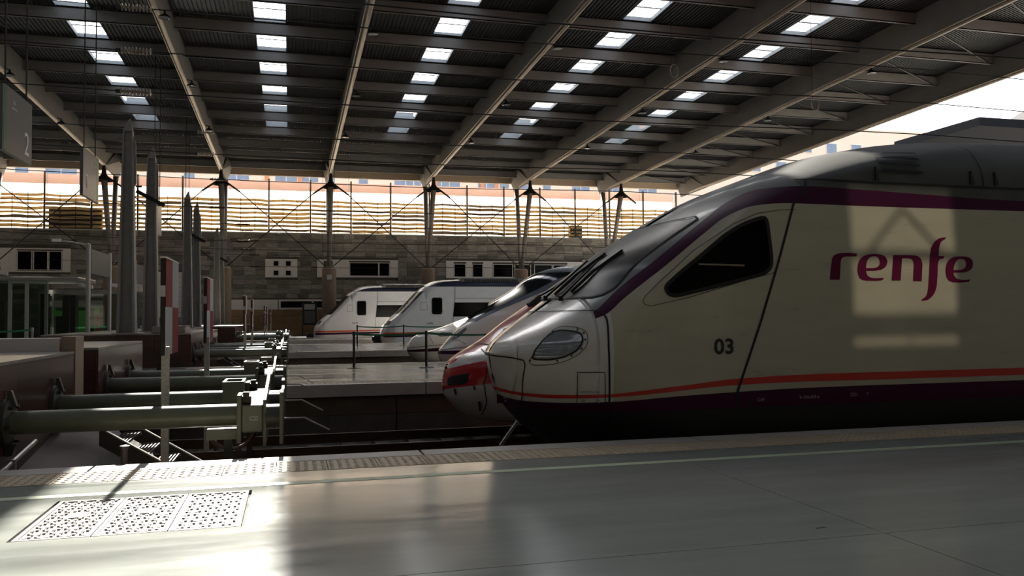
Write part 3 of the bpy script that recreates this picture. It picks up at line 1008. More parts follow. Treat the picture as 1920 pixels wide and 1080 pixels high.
# coupler cover on the nose tip
cov = [(-0.30, 0.872), (-0.36, 0.872), (-0.5, 0.870), (-0.655, 0.862), (-0.79, 0.838), (-0.80, 0.80), (-0.794, 0.765), (-0.741, 0.642), (-0.648, 0.427), (-0.405, 0.154), (-0.295, 0.03)]
mbr = MB()
ribbon(A, '', None, cov, 0.016, None, 0.008, front=True, mb=mbr)
ribbon(A, '', None, [(-y, z) for y, z in cov], 0.016, None, 0.008, front=True, mb=mbr)
ribbon(A, '', None, [(-0.30, 0.872), (0, 0.875), (0.30, 0.872)], 0.016, None, 0.008, front=True, mb=mbr)
mbr.build('coupler_cover_seam', M['rubber'], tA)
MB().bar((2.62, 9.62, 0.10), (2.40, 9.60, -0.18), 0.035).build('coupling_hook', M['steel_bright'], tA)
# headlights
ring = [(2.657, 0.819), (2.678, 0.88), (2.777, 1.041), (2.92, 1.175), (3.015, 1.229), (3.141, 1.218), (3.217, 1.184), (3.239, 1.11), (3.216, 1.011), (3.129, 0.912), (2.998, 0.836), (2.858, 0.796), (2.696, 0.782)]
lens = [(2.677, 0.854), (2.717, 0.957), (2.812, 1.074), (2.928, 1.162), (3.0, 1.184), (3.156, 1.16), (3.185, 1.118), (3.175, 1.044), (3.101, 0.945), (2.982, 0.886), (2.842, 0.85)]
lens_r = round_loop(lens, 0.05); ring_r = round_loop(ring, 0.06)
for sd in (-1, 1):
    h_ = side_poly(A, 'headlight', M['lamp_glass'], lens_r, tA, 0.006, 18, 24, side=sd)
    ribbon(A, 'headlight_seal', M['rubber'], lens_r + [lens_r[0]], 0.020, h_, 0.010, side=sd, sub=5)
    ribbon(A, 'headlight_frame', M['grime'], ring_r + [ring_r[0]], 0.008, h_, 0.007, side=sd, sub=5)
    mid = [((a + c) / 2, (b_ + d) / 2) for (a, b_), (c, d) in zip(ring, lens + lens[-2:])]
    for q in (0, 3, 5, 6, 7, 8, 9, 10):
        pnt = A.pt(mid[q][0], mid[q][1], sd, 0.007)
        MB().lathe([(0.011, 0.004), (0.011, -0.004), (0.003, -0.006)], pnt, 'y', 8).build('screw', M['rubber'], h_)
# windshield with dark glass and wipers
wy = Curve1([(1.555, 1.0), (1.60, 1.07), (1.66, 1.10), (2.1, 1.075), (2.56, 1.03)])
ws = front_patch(A, 'windshield', M['windshield'], lambda z: -wy(z), lambda z: wy(z), 1.56, 2.50, tA, 0.006, 26, 16)
edge = [(-0.0, 1.555), (-0.6, 1.553), (-0.95, 1.56), (-1.05, 1.59), (-1.10, 1.66), (-1.075, 2.1), (-1.035, 2.50), (-0.95, 2.535), (-0.73, 2.52), (-0.45, 2.50), (0.0, 2.49)]
mbr = MB()
ribbon(A, '', None, edge, 0.028, None, 0.010, front=True, mb=mbr)
ribbon(A, '', None, [(-y, z) for y, z in edge], 0.028, None, 0.010, front=True, mb=mbr)
mbr.build('windshield_gasket', M['rubber'], ws)
def wiper(y0, z0, y1, z1, yb0, zb0, yb1, zb1):
    a = Vector(A.ptf(y0, z0, 0.05)); c = Vector(A.ptf(y1, z1, 0.07))
    mb = MB(); mb.tube(a, c, 0.016, 0.012, 8)
    mb.lathe([(0.0, -0.04), (0.028, -0.04), (0.028, 0.02), (0.0, 0.03)], tuple(a), 'z', 12)
    w_ = mb.build('wiper', M['black_metal'], tA)
    mb = MB(); mb.bar(A.ptf(yb0, zb0, 0.025), A.ptf((yb0 + yb1) / 2, (zb0 + zb1) / 2, 0.03), 0.018, 0.035)
    mb.bar(A.ptf((yb0 + yb1) / 2, (zb0 + zb1) / 2, 0.03), A.ptf(yb1, zb1, 0.025), 0.018, 0.03)
    mb.build('wiper_blade', M['rubber'], w_)
wiper(-0.47, 1.53, -0.467, 1.959, -0.47, 1.62, -0.586, 2.131)
wiper(0.10, 1.55, -0.10, 2.0, -0.02, 1.60, -0.19, 2.12)
ribbon(A, 'roof_slot', M['rubber'], [(0.35, 2.74), (-0.05, 2.80), (-0.30, 2.93)], 0.03, tA, 0.008, front=True)
# roof vents, seams
for x0, x1, za, zb in ((7.16, 7.72, 3.372, 3.368), (7.11, 7.70, 3.286, 3.286), (7.08, 7.69, 3.203, 3.203), (7.09, 7.70, 3.122, 3.110)):
    v = ribbon(A, 'roof_vent', M['rubber'], [(x0, za), ((x0 + x1) / 2, (za + zb) / 2), (x1, zb)], 0.040, tA, 0.03)
ribbon(A, 'roof_seam', M['rubber'], [(5.95, 2.985), (6.913, 2.966), (9.3, 2.957), (14, 2.95), (30, 2.95)], 0.028, tA, 0.010)
ribbon(A, 'roof_seam', M['rubber'], [(8.63, 2.98), (8.64, 3.3), (8.66, 3.55), (8.7, 3.72)], 0.014, tA, 0.010)
for x in (7.02, 8.45, 8.83):
    p = A.pt(x, 3.05, -1, 0.0)
    MB().hexa([(x - 0.03, p[1] - 0.03, 3.0), (x + 0.03, p[1] - 0.03, 3.0), (x + 0.03, p[1] + 0.05, 3.0), (x - 0.03, p[1] + 0.05, 3.0),
               (x - 0.006, p[1], 3.17), (x + 0.006, p[1], 3.17), (x + 0.006, p[1] + 0.08, 3.17), (x - 0.006, p[1] + 0.08, 3.17)]).build('lifting_bracket', M['skirt_dark'], tA)
# lettering on the flank
letters = [
 [[(6.266, 1.757), (6.281, 1.883), (6.304, 2.012), (6.317, 2.036), (6.339, 2.056), (6.396, 2.078), (6.484, 2.086), (6.571, 2.085), (6.659, 2.076), (6.642, 2.042), (6.506, 2.04), (6.456, 2.033), (6.432, 2.008), (6.422, 1.97), (6.402, 1.757)]],
 [[(7.027, 1.782), (7.007, 1.752), (6.923, 1.746), (6.771, 1.748), (6.708, 1.758), (6.669, 1.794), (6.652, 1.864), (6.657, 1.918), (6.672, 1.973), (6.706, 2.022), (6.758, 2.055), (6.835, 2.072), (6.925, 2.078), (7.001, 2.07), (7.057, 2.048), (7.087, 2.004), (7.082, 1.955), (7.05, 1.91), (6.991, 1.883), (6.902, 1.869), (6.775, 1.867), (6.78, 1.832), (6.804, 1.8), (6.854, 1.781), (6.924, 1.779)],
  [(6.776, 1.9), (6.878, 1.904), (6.935, 1.912), (6.968, 1.937), (6.98, 1.97), (6.972, 2.014), (6.948, 2.041), (6.904, 2.049), (6.859, 2.044), (6.82, 2.023), (6.792, 1.985), (6.78, 1.941)]],
 [[(7.139, 1.75), (7.176, 2.065), (7.336, 2.067), (7.493, 2.065), (7.558, 2.047), (7.588, 2.009), (7.598, 1.953), (7.577, 1.743), (7.45, 1.745), (7.47, 1.947), (7.463, 1.997), (7.432, 2.024), (7.386, 2.03), (7.302, 2.029), (7.268, 1.751)]],
 [[(7.559, 1.5), (7.584, 1.527), (7.624, 1.544), (7.655, 1.582), (7.673, 1.66), (7.693, 1.86), (7.714, 2.06), (7.737, 2.15), (7.775, 2.218), (7.833, 2.269), (7.895, 2.293), (7.977, 2.3), (7.954, 2.268), (7.912, 2.254), (7.883, 2.225), (7.86, 2.163), (7.844, 2.062), (7.933, 2.059), (7.915, 2.027), (7.868, 2.023), (7.84, 2.006), (7.827, 1.95), (7.816, 1.816), (7.8, 1.682), (7.775, 1.61), (7.73, 1.555), (7.676, 1.516), (7.623, 1.502)]],
 [[(8.315, 1.77), (8.286, 1.737), (8.157, 1.728), (8.049, 1.731), (7.983, 1.75), (7.95, 1.794), (7.937, 1.861), (7.943, 1.917), (7.965, 1.979), (8.009, 2.024), (8.064, 2.051), (8.153, 2.061), (8.255, 2.06), (8.328, 2.042), (8.363, 2.0), (8.36, 1.943), (8.333, 1.897), (8.271, 1.865), (8.188, 1.854), (8.056, 1.852), (8.065, 1.817), (8.091, 1.784), (8.145, 1.766), (8.212, 1.762)],
  [(8.06, 1.884), (8.149, 1.887), (8.218, 1.902), (8.25, 1.936), (8.256, 1.976), (8.238, 2.015), (8.198, 2.028), (8.15, 2.025), (8.108, 2.003), (8.079, 1.957), (8.064, 1.918)]],
]
def smooth_loop(lp):
    """round the traced outline a little: corners sharper than 60 degrees stay"""
    out = []
    n = len(lp)
    for i in range(n):
        p, c, q = Vector(lp[i - 1]), Vector(lp[i]), Vector(lp[(i + 1) % n])
        a, b_ = (c - p), (q - c)
        if a.length < 1e-6 or b_.length < 1e-6 or a.angle(b_) > 1.0 or a.length > 0.09 or b_.length > 0.09: out.append(tuple(c))
        else: out += [tuple(c - a * 0.28 + (b_ - a) * 0.0), tuple(c + b_ * 0.28)]
    return out
for lp in letters:
    decal(A, 'letter', M['train_magenta'], outline_mesh([smooth_loop(l) for l in lp]), tA, lambda u, v: (u, v))
text_on(A, 'number', M['text_dark'], '03', 0.245, 4.842, 0.972, tA, bold=0.006, sx=1.08)
text_on(A, 'data_text', M['text_pale'], 'CAF', 0.055, 5.31, 0.352, tA)
text_on(A, 'data_text', M['text_pale'], '9-104-603-6', 0.055, 5.955, 0.362, tA)
text_on(A, 'data_text', M['text_pale'], '2221', 0.055, 6.57, 0.372, tA)
text_on(A, 'data_text', M['text_pale'], '7', 0.055, 6.76, 0.374, tA)

# ================= red train on the second track
B = TRAIN_B
tB = thing('train', 'red and silver high-speed train with drooping beak, just behind the cream train numbered 03', 'train')
xsB = stations(B, 80, reach=7.0)
b1 = Curve1([(2.62, 0.44), (2.72, 0.50), (3.0, 0.70), (3.24, 0.76), (3.40, 0.82), (4.0, 1.0), (5.0, 1.2), (34, 1.25)])
b2 = Curve1([(2.62, 0.40), (2.68, 0.425), (2.88, 0.507), (3.24, 0.604), (3.345, 0.633), (4.0, 0.78), (5.0, 0.95), (34, 1.0)])
b3 = Curve1([(2.62, 0.06), (2.75, 0.113), (3.045, 0.172), (3.25, 0.208), (4, 0.3), (34, 0.35)])
shell(B, 'chin', M['train_silver'], NEG, b3, tB, 12, xsB)
shell(B, 'lower_body', M['train_red'], b3, b2, tB, 8, xsB)
shell(B, 'silver_band', M['train_silver'], b2, b1, tB, 6, xsB)
shell(B, 'upper_body', M['train_crimson'], b1, lambda x: 99.0, tB, 18, xsB)
side_poly(B, 'grille', M['skirt_dark'], [(2.665, 0.135), (2.676, 0.261), (2.70, 0.30), (2.811, 0.342), (2.963, 0.379), (2.942, 0.228), (2.912, 0.191), (2.783, 0.163)], tB, 0.008, 12, 10)
mbr = MB()
ribbon(B, '', None, [(-0.02, 0.80 + 0.045), (-0.4, 0.86), (-0.7, 0.83), (-0.86, 0.78)], 0.02, None, 0.008, front=True, mb=mbr)
ribbon(B, '', None, [(3.222, 0.784), (3.247, 0.712), (3.259, 0.631), (3.24, 0.604), (3.201, 0.295), (3.176, 0.208), (3.207, 0.022), (3.24, -0.141), (3.2, -0.35)], 0.016, None, 0.008, mb=mbr)
mbr.build('hood_seam', M['rubber'], tB)
hl = [(3.396, 0.864), (3.471, 0.921), (3.658, 0.973), (3.60, 0.90), (3.54, 0.84), (3.435, 0.811), (3.403, 0.83)]
h_ = side_poly(B, 'headlight', M['lamp_glass'], hl, tB, 0.006, 10, 10)
ribbon(B, 'headlight_seal', M['rubber'], hl + [hl[0]], 0.03, h_, 0.010, sub=3)
hl2 = front_patch(B, 'windshield', M['windshield'], lambda z: -0.75 * B.W(z), lambda z: 0.75 * B.W(z), 1.55, 2.6, tB, 0.006)
a = Vector(B.ptf(-0.25, 1.50, 0.05)); c = Vector(B.ptf(-0.2, 1.66, 0.06))
mb = MB(); mb.bar(a, c, 0.10, 0.08); mb.tube(c, B.ptf(-0.5, 2.2, 0.05), 0.018, n=6); mb.build('wiper', M['black_metal'], tB)
text_on(B, 'lettering', M['sign_white'], 'e', 0.26, 3.70, 1.085, tB, bold=0.008)
for (x, z, l) in ((2.76, 0.10, 0.10), (3.03, 0.16, 0.06), (3.12, -0.10, 0.16)):
    p = B.pt(x, z, -1, 0.01); MB().bar(p, (p[0] + 0.02, p[1] - 0.005, p[2] - l), 0.035).build('hook', M['rubber'], tB)
MB().box(B.x0 + 1.3, 34, B.cy - 1.0, B.cy + 1.0, -0.48, 0.2).build('underframe', M['black_metal'], tB)
wheels(B, tB, [6.4, 9.0])

# ================= two white trains with long beaks
def ave(b, label, s_lo, s_hi, hl, wsz, navy):
    t = thing('train', label, 'train')
    xs = stations(b, 80, reach=12.0)
    shell(b, 'lower_body', M['train_ave'], NEG, s_lo, t, 10, xs)
    shell(b, 'purple_stripe', M['train_purple'], s_lo, s_hi, t, 4, xs)
    shell(b, 'upper_body', M['train_ave'], s_hi, lambda x: 99.0, t, 22, xs)
    z0, z1 = wsz
    yw = lambda z: b.W(z) * (0.30 + 0.5 * min(1, max(0, (z - z0) / (z1 - z0))) ** 0.7)
    yo = lambda z: b.W(z) * (0.42 + 0.5 * min(1, max(0, (z - z0) / (z1 - z0))) ** 0.6)
    n_ = front_patch(b, 'nose_mask', M['nose_grey'], lambda z: -yo(z), lambda z: yo(z), z0 - 0.1, z1 + 0.25, t, 0.006, 24, 16)
    front_patch(b, 'windshield', M['bright_glass'], lambda z: -yw(z), lambda z: yw(z), z0, z1, t, 0.014, 24, 16)
    mb = MB(); mb.bar(b.ptf(-0.05, z0 - 0.02, 0.05), b.ptf(-0.3, z0 + 0.4, 0.06), 0.05, 0.05)
    mb.build('wiper', M['black_metal'], t)
    h_ = side_poly(b, 'headlight', M['lamp_glass'], hl, t, 0.008, 10, 8)
    ribbon(b, 'headlight_seal', M['skirt_dark'], hl + [hl[0]], 0.03, h_, 0.010, sub=3)
    MB().box(b.x0 + 1.5, 36, b.cy - 1.0, b.cy + 1.0, -0.5, 0.2).build('underframe', M['black_metal'], t)
    wheels(b, t, [8.6, 11.2])
    return t
C_ = TRAIN_C
tC = ave(C_, 'white high-speed train with dark slanted windshield and purple nose stripe, right behind the red train', lambda x: 0.165 + 0.012 * (x - 4.55), lambda x: 0.275 + 0.03 * (x - 4.55),
         [(4.929, 0.63), (5.134, 0.80), (5.38, 1.0), (5.37, 0.93), (5.2, 0.76), (5.056, 0.665)], (1.28, 2.75), True)
ribbon(C_, 'hood_seam', M['skirt_dark'], [(4.76, 0.50), (4.95, 0.60), (5.122, 0.60), (5.298, 0.481)], 0.014, tC, 0.01)
ribbon(C_, 'nose_seam', M['skirt_dark'], [(4.62, 0.30), (4.75, 0.325), (5.1, 0.37), (5.6, 0.44)], 0.016, tC, 0.01)
D_ = TRAIN_D
tD = ave(D_, 'white high-speed train with the long rounded duck-bill nose, behind the two green-belt posts', lambda x: 0.05 + 0.03 * (x - 4.2), lambda x: 0.12 + 0.085 * min(x - 4.2, 2.5),
         [(5.204, 0.70), (5.401, 0.755), (5.735, 0.74), (5.653, 0.65), (5.31, 0.63)], (1.5, 2.8), False)
ribbon(D_, 'hood_seam', M['skirt_dark'], [(4.90, 0.68), (4.971, 0.591), (5.057, 0.36)], 0.012, tD, 0.01)
ribbon(D_, 'nose_seam', M['skirt_dark'], [(4.24, 0.20), (4.5, 0.235), (5.0, 0.29), (5.6, 0.36)], 0.018, tD, 0.01)

# ================= two white units with sloping flat fronts
def slab_unit(label, loc):
    b = TRAIN_E
    t = thing('train', label, 'train', (0, 0, 0))
    xs = stations(b, 60, reach=6.0)
    cut = lambda x: 3.13
    shell(b, 'body_shell', M['train_white'], NEG, cut, t, 22, xs)
    shell(b, 'roof', M['train_navy'], cut, lambda x: 99.0, t, 10, xs)
    side_band(b, 'orange_stripe', M['train_orange'], lambda x: 0.335 + 0.012 * x, lambda x: 0.435 + 0.013 * x, [x for x in xs if x > 0.12], t, 0.012)
    side_band(b, 'purple_stripe', M['train_purple'], lambda x: 0.16 + 0.014 * x, lambda x: 0.30 + 0.012 * x, [x for x in xs if x > 0.12], t, 0.012)
    for sd in (-1, 1):
        cw = [(2.93, 1.62), (2.95, 1.55), (3.0, 1.51), (3.45, 1.51), (3.5, 1.55), (3.52, 1.62), (3.52, 2.36), (3.5, 2.43), (3.45, 2.46), (3.0, 2.46), (2.95, 2.43), (2.93, 2.36)]
        w_ = side_poly(b, 'cab_window', M['dark_glass'], cw, t, 0.012, 4, 10, side=sd)
        ribbon(b, 'window_gasket', M['rubber'], cw + [cw[0]], 0.05, w_, 0.016, side=sd, sub=1)
        bw = [(4.20, 1.35), (4.27, 2.19), (15.5, 2.19), (15.5, 1.35)]
        side_poly(b, 'window_band', M['dark_glass'], bw, t, 0.012, 12, 4, side=sd)
        ribbon(b, 'door_seam', M['skirt_dark'], [(4.33, 3.5), (4.3, 2.4), (4.18, 1.2), (4.14, 0.6)], 0.022, t, 0.014, side=sd)
        ribbon(b, 'rail_line', M['sign_white'], [(4.32, 2.43), (9, 2.43), (15.5, 2.43)], 0.05, t, 0.02, side=sd)
        hatch = [(2.27, 1.74), (2.27, 2.20), (2.64, 2.20), (2.64, 1.74), (2.27, 1.74)]
        ribbon(b, 'hatch', M['grime'], hatch, 0.018, t, 0.012, side=sd)
        ribbon(b, 'panel_seam', M['grime'], [(0.68, 1.2), (0.68, 0.0)], 0.012, t, 0.012, side=sd)
        hlp = [(0.22, 0.84), (0.45, 1.12), (0.58, 1.12), (0.50, 0.98), (0.36, 0.86)]
        side_poly(b, 'headlight', M['rubber'], hlp, t, 0.02, 6, 6, side=sd)
    text = text_mesh('renfe', 0.20, 'CENTER')
    decal(b, 'lettering', M['train_magenta'], text, t, lambda u, v: (2.78 + u, 0.97 + v), 0.014)
    front_patch(b, 'windshield', M['dark_glass'], lambda z: -0.86 * b.W(z), lambda z: 0.86 * b.W(z), 1.55, 2.85, t, 0.012, 10, 8)
    # roof equipment box with louvre slots
    box = MB().box(4.7, 15.0, -1.18, 1.18, 3.35, 3.66).build('roof_box', M['train_grey'], t, bevel=0.05)
    sm = MB().box(-0.055, 0.055, -0.012, 0.0, -0.09, 0.09).mesh('louvre', M['rubber'])
    for q in range(24):
        inst('louvre', sm, box, (5.0 + q * 0.14, -1.18, 3.50))
    MB().box(0.3, 31, -1.0, 1.0, -0.5, 0.2).build('underframe', M['black_metal'], t)
    cp = MB(); cp.lathe([(0.10, -0.45), (0.16, -0.40), (0.16, 0.0), (0.22, 0.06), (0.22, 0.3)], (0.0, 0, 0.08), 'x', 14)
    cp.box(-0.35, 0.15, -0.32, 0.32, -0.35, 0.28); cp.build('coupler', M['black_metal'], t)
    side_poly(b, 'bogie_gap', M['rubber'], [(1.9, -0.45), (1.9, -0.06), (5.0, 0.02), (5.0, -0.45)], t, 0.012, 6, 4)
    for x in (2.6, 4.9):
        for s in (-1, 1):
            MB().lathe([(0.01, -0.06), (0.4, -0.06), (0.42, 0.08), (0.01, 0.08)], (x, s * 0.755, ZR + 0.42), 'y', 18).build('wheel', M['dark_steel'], t)
    t.location = loc
    return t
tE = slab_unit('white slab-fronted commuter train with dark cab window, nearer of the two flat-nosed ones at mid-left', (5.13, 50.1, 0))
tF = copy_tree(tE, loc=(1.51, 59.7, 0), label='farthest white train, flat sloping nose, standing beside the stone wall at the far left')
# ------------------------------------------------------------------ back wall with stone facing, windows, screen
WY = 67.0
wall = setting('wall_back')
MB().box(-45, 60, WY + 0.05, WY + 1.1, -0.1, 7.9).build('wall_core', M['concrete_dark'], wall)
x = -45.0
while x < 50:
    MB().box(x + 0.01, x + 3.15 - 0.01, WY - 0.08, WY + 1.1, 7.9, 8.0).build('coping_slab', M['coping'], wall)
    x += 3.15
holes = [(-20.25, -15.55, 4.80, 6.54), (-1.90, 0.50, 4.50, 5.92), (2.0, 8.35, 4.52, 5.92), (12.25, 24.0, 4.50, 5.92),
         (-12.6, -7.6, 1.45, 4.88), (-4.55, 9.0, 0.0, 2.78)]
def hole_split(x0, x1, z0, z1):
    """parts of a panel left over by the openings (cut along x only)"""
    segs = [(x0, x1)]
    for (a, b, c, d) in holes:
        if z1 <= c + 0.06 or z0 >= d - 0.06: continue
        nxt = []
        for (p, q) in segs:
            if q <= a or p >= b: nxt.append((p, q)); continue
            if p < a: nxt.append((p, a))
            if q > b: nxt.append((b, q))
        segs = nxt
    return [(p, q) for p, q in segs if q - p > 0.06]
PWD, PHT = 0.835, 0.366
panels = []
rowsn = int(round(7.9 / PHT))
for r in range(rowsn):
    z0 = r * (7.9 / rowsn); z1 = z0 + 7.9 / rowsn
    xx = -26.0 - (0.0 if r % 4 else 0.2)
    while xx < 29:
        # some courses run two panels long
        wdt = PWD * (2 if random.random() < 0.06 else 1)
        for (p, q) in hole_split(xx, xx + wdt, z0, z1):
            panels.append((p, q, z0, z1))
        xx += wdt
vis = sorted(panels, key=lambda p: (0 if (-6 < p[0] < 20 and p[2] > 2.7) else 1, abs(p[0] - 5)))
rest = MB()
shared = {}
for n, (p, q, z0, z1) in enumerate(vis):
    pr = random.choice((0.0, 0.012, 0.022, 0.03))
    if n < 290:
        MB().box(p + 0.008, q - 0.008, WY - 0.03 - pr, WY + 0.05, z0 + 0.008, z1 - 0.008).build('stone_panel', M['stone_wall'], wall)
    else:
        rest.box(p + 0.008, q - 0.008, WY - 0.03 - pr, WY + 0.05, z0 + 0.008, z1 - 0.008)
tag(rest.build('stone_panels', M['stone_wall'], wall), kind='stuff')
# brown stone base behind the far trains, and white band over it
bs = setting('wall_base')
for i in range(10):
    for j in range(4):
        xo = 0.45 if j % 2 else 0.0
        x0 = -4.55 + i * 1.35
        MB().box(x0 + 0.01, x0 + 1.34, WY - 0.05 - random.random() * 0.012, WY + 0.05, j * 0.5 + 0.008, (j + 1) * 0.5 - 0.008).build('stone_panel', M['stone_brown'], bs)
for i in range(3):
    MB().box(-4.55 + i * 1.2 + 0.005, -4.55 + (i + 1) * 1.2 - 0.005, WY - 0.06, WY + 0.05, 2.0, 2.78).build('white_panel', M['wall_white'], bs)
# white tiled field on the left
tl = setting('wall_tiles')
for i in range(6):
    for j in range(9):
        x0 = -12.6 + i * 0.8333; z0 = 1.45 + j * 0.381
        MB().box(x0 + 0.008, x0 + 0.825, WY - 0.04, WY + 0.05, z0 + 0.008, z0 + 0.373).build('wall_tile', M['wall_white'], tl)

def window(n, x0, x1, z0, z1, panes, solids=(), fr=0.09, pm='dark_glass'):
    w = setting('window_%d' % n)
    mb = MB()
    mb.box(x0, x1, WY - 0.10, WY + 0.06, z1 - fr, z1); mb.box(x0, x1, WY - 0.10, WY + 0.06, z0, z0 + fr)
    mb.box(x0, x0 + fr, WY - 0.10, WY + 0.06, z0 + fr, z1 - fr); mb.box(x1 - fr, x1, WY - 0.10, WY + 0.06, z0 + fr, z1 - fr)
    mb.build('window_frame', M['wall_white'], w)
    for (a, b) in solids:
        MB().box(a, b, WY - 0.09, WY + 0.06, z0 + fr, z1 - fr).build('infill_panel', M['wall_white'], w)
    for (a, b, c, d) in panes:
        MB().box(a, b, WY - 0.02, WY + 0.02, c, d).build('pane', M[pm], w)
        mb = MB()
        for q in ((a - 0.05, a, c - 0.05, d + 0.05), (b, b + 0.05, c - 0.05, d + 0.05), (a, b, c - 0.05, c), (a, b, d, d + 0.05)):
            mb.box(q[0], q[1], WY - 0.12, WY + 0.05, q[2], q[3])
        mb.build('sash', M['wall_white'], w)
    return w
window(1, -20.25, -15.55, 4.80, 6.54, [(-19.0, -18.12, 4.98, 6.30), (-17.95, -17.08, 4.98, 6.30), (-16.95, -16.15, 4.98, 6.30)], [(-20.16, -19.08), (-16.07, -15.64)])
sm = [(-1.28, -0.92, 5.40, 5.76), (-0.36, 0.0, 5.40, 5.76), (-1.28, -0.92, 4.66, 5.02), (-0.36, 0.0, 4.66, 5.02)]
w2 = window(2, -1.90, 0.50, 4.50, 5.92, sm)
for (a, b, c, d) in ((-1.81, -1.34, 4.59, 5.83), (-0.86, -0.42, 4.59, 5.83), (0.06, 0.41, 4.59, 5.83), (-1.34, -0.86, 5.08, 5.34), (-0.42, 0.06, 5.08, 5.34)):
    MB().box(a, b, WY - 0.09, WY + 0.06, c, d).build('infill_panel', M['wall_white'], w2)
window(3, 2.0, 8.35, 4.52, 5.92, [(4.55, 6.75, 4.66, 5.66), (6.86, 7.62, 4.66, 5.66)], [(2.1, 2.5), (3.2, 4.47), (7.70, 8.25)])
window(4, 12.25, 24.0, 4.50, 5.92, [(12.95, 13.85, 4.62, 5.62), (14.5, 15.3, 4.62, 5.62), (16.25, 17.85, 4.62, 5.62), (18.1, 19.4, 4.62, 5.62), (19.8, 21.3, 4.62, 5.62), (21.45, 22.6, 4.62, 5.62)],
       [(12.35, 12.88), (13.92, 14.43), (15.37, 16.18), (22.68, 23.9)])
window(5, -0.9, 9.0, 2.0, 2.78, [(-0.75, 1.6, 2.14, 2.64), (1.75, 4.2, 2.14, 2.64), (4.35, 8.8, 2.14, 2.64)], [])

# slatted screen on the wall top: posts, rods, one bowed slat per row and field, frosted sheets behind
scr = thing('slatted_screen', 'brown louvred screen of wavy slats between posts on top of the back wall', 'screen', (0, 0, 0))
fr = thing('frosted_barrier', 'tall backlit frosted panel fence glowing behind the louvred screen', 'barrier', (0, 0, 0))
PX = [-1.65 + 3.16 * k for k in range(-9, 12)]
for px in PX:
    MB().box(px - 0.06, px + 0.06, WY + 0.42, WY + 0.58, 8.0, 12.25).build('post', M['dark_steel'], scr)
for px in PX[:-1]:
    for r in range(8):
        zc = 8.235 + r * 0.325
        bow = random.uniform(-0.05, 0.05); tilt = random.uniform(-0.03, 0.03); h = random.uniform(0.085, 0.125)
        rows = []
        for q in range(7):
            t = q / 6
            z = zc + bow * math.sin(PI * t) + tilt * (t - 0.5) + 0.02 * math.sin(t * 9 + px)
            xx = px + 0.07 + t * 3.02
            rows.append([(xx, WY + 0.38, z - h), (xx, WY + 0.40 + 0.06, z + h), (xx, WY + 0.42 + 0.06, z + h), (xx, WY + 0.40, z - h), (xx, WY + 0.38, z - h)])
        MB().grid(rows).build('slat', M['slat_wood'] if random.random() < 0.22 else M['slat_glow'], scr)
    for q in (0.34, 0.67):
        MB().box(px + 3.16 * q - 0.02, px + 3.16 * q + 0.02, WY + 0.33, WY + 0.37, 8.0, 10.72).build('rod', M['dark_steel'], scr)
    MB().box(px + 0.01, px + 3.15, WY + 1.2, WY + 1.22, 8.0, 11.45).build('frosted_sheet', M['frosted'], fr)
    MB().box(px + 0.01, px + 3.15, WY + 1.2, WY + 1.22, 11.46, 12.2).build('frosted_sheet', M['frosted_pink'], fr)
for px in PX:
    MB().box(px - 0.03, px + 0.03, WY + 1.23, WY + 1.3, 7.8, 12.2).build('rail_post', M['galv'], fr)
for (x0, x1, z1, lab) in ((-17.2, -13.6, 9.65, 'dark brown plant cabinet behind the louvred screen, at the far left'), (23.2, 24.3, 9.1, 'small brown plant cabinet behind the louvred screen, above the stone wall at right')):
    t = thing('plant_cabinet', lab, 'cabinet', (x0, WY + 0.62, 8.001))
    MB().box(0, x1 - x0, 0, 0.45, 0, z1 - 8.0).build('housing', M['slat_wood'], t)
    MB().box(0.05, x1 - x0 - 0.05, -0.02, 0, 0.1, z1 - 8.1).build('door', M['dark_steel'], t)

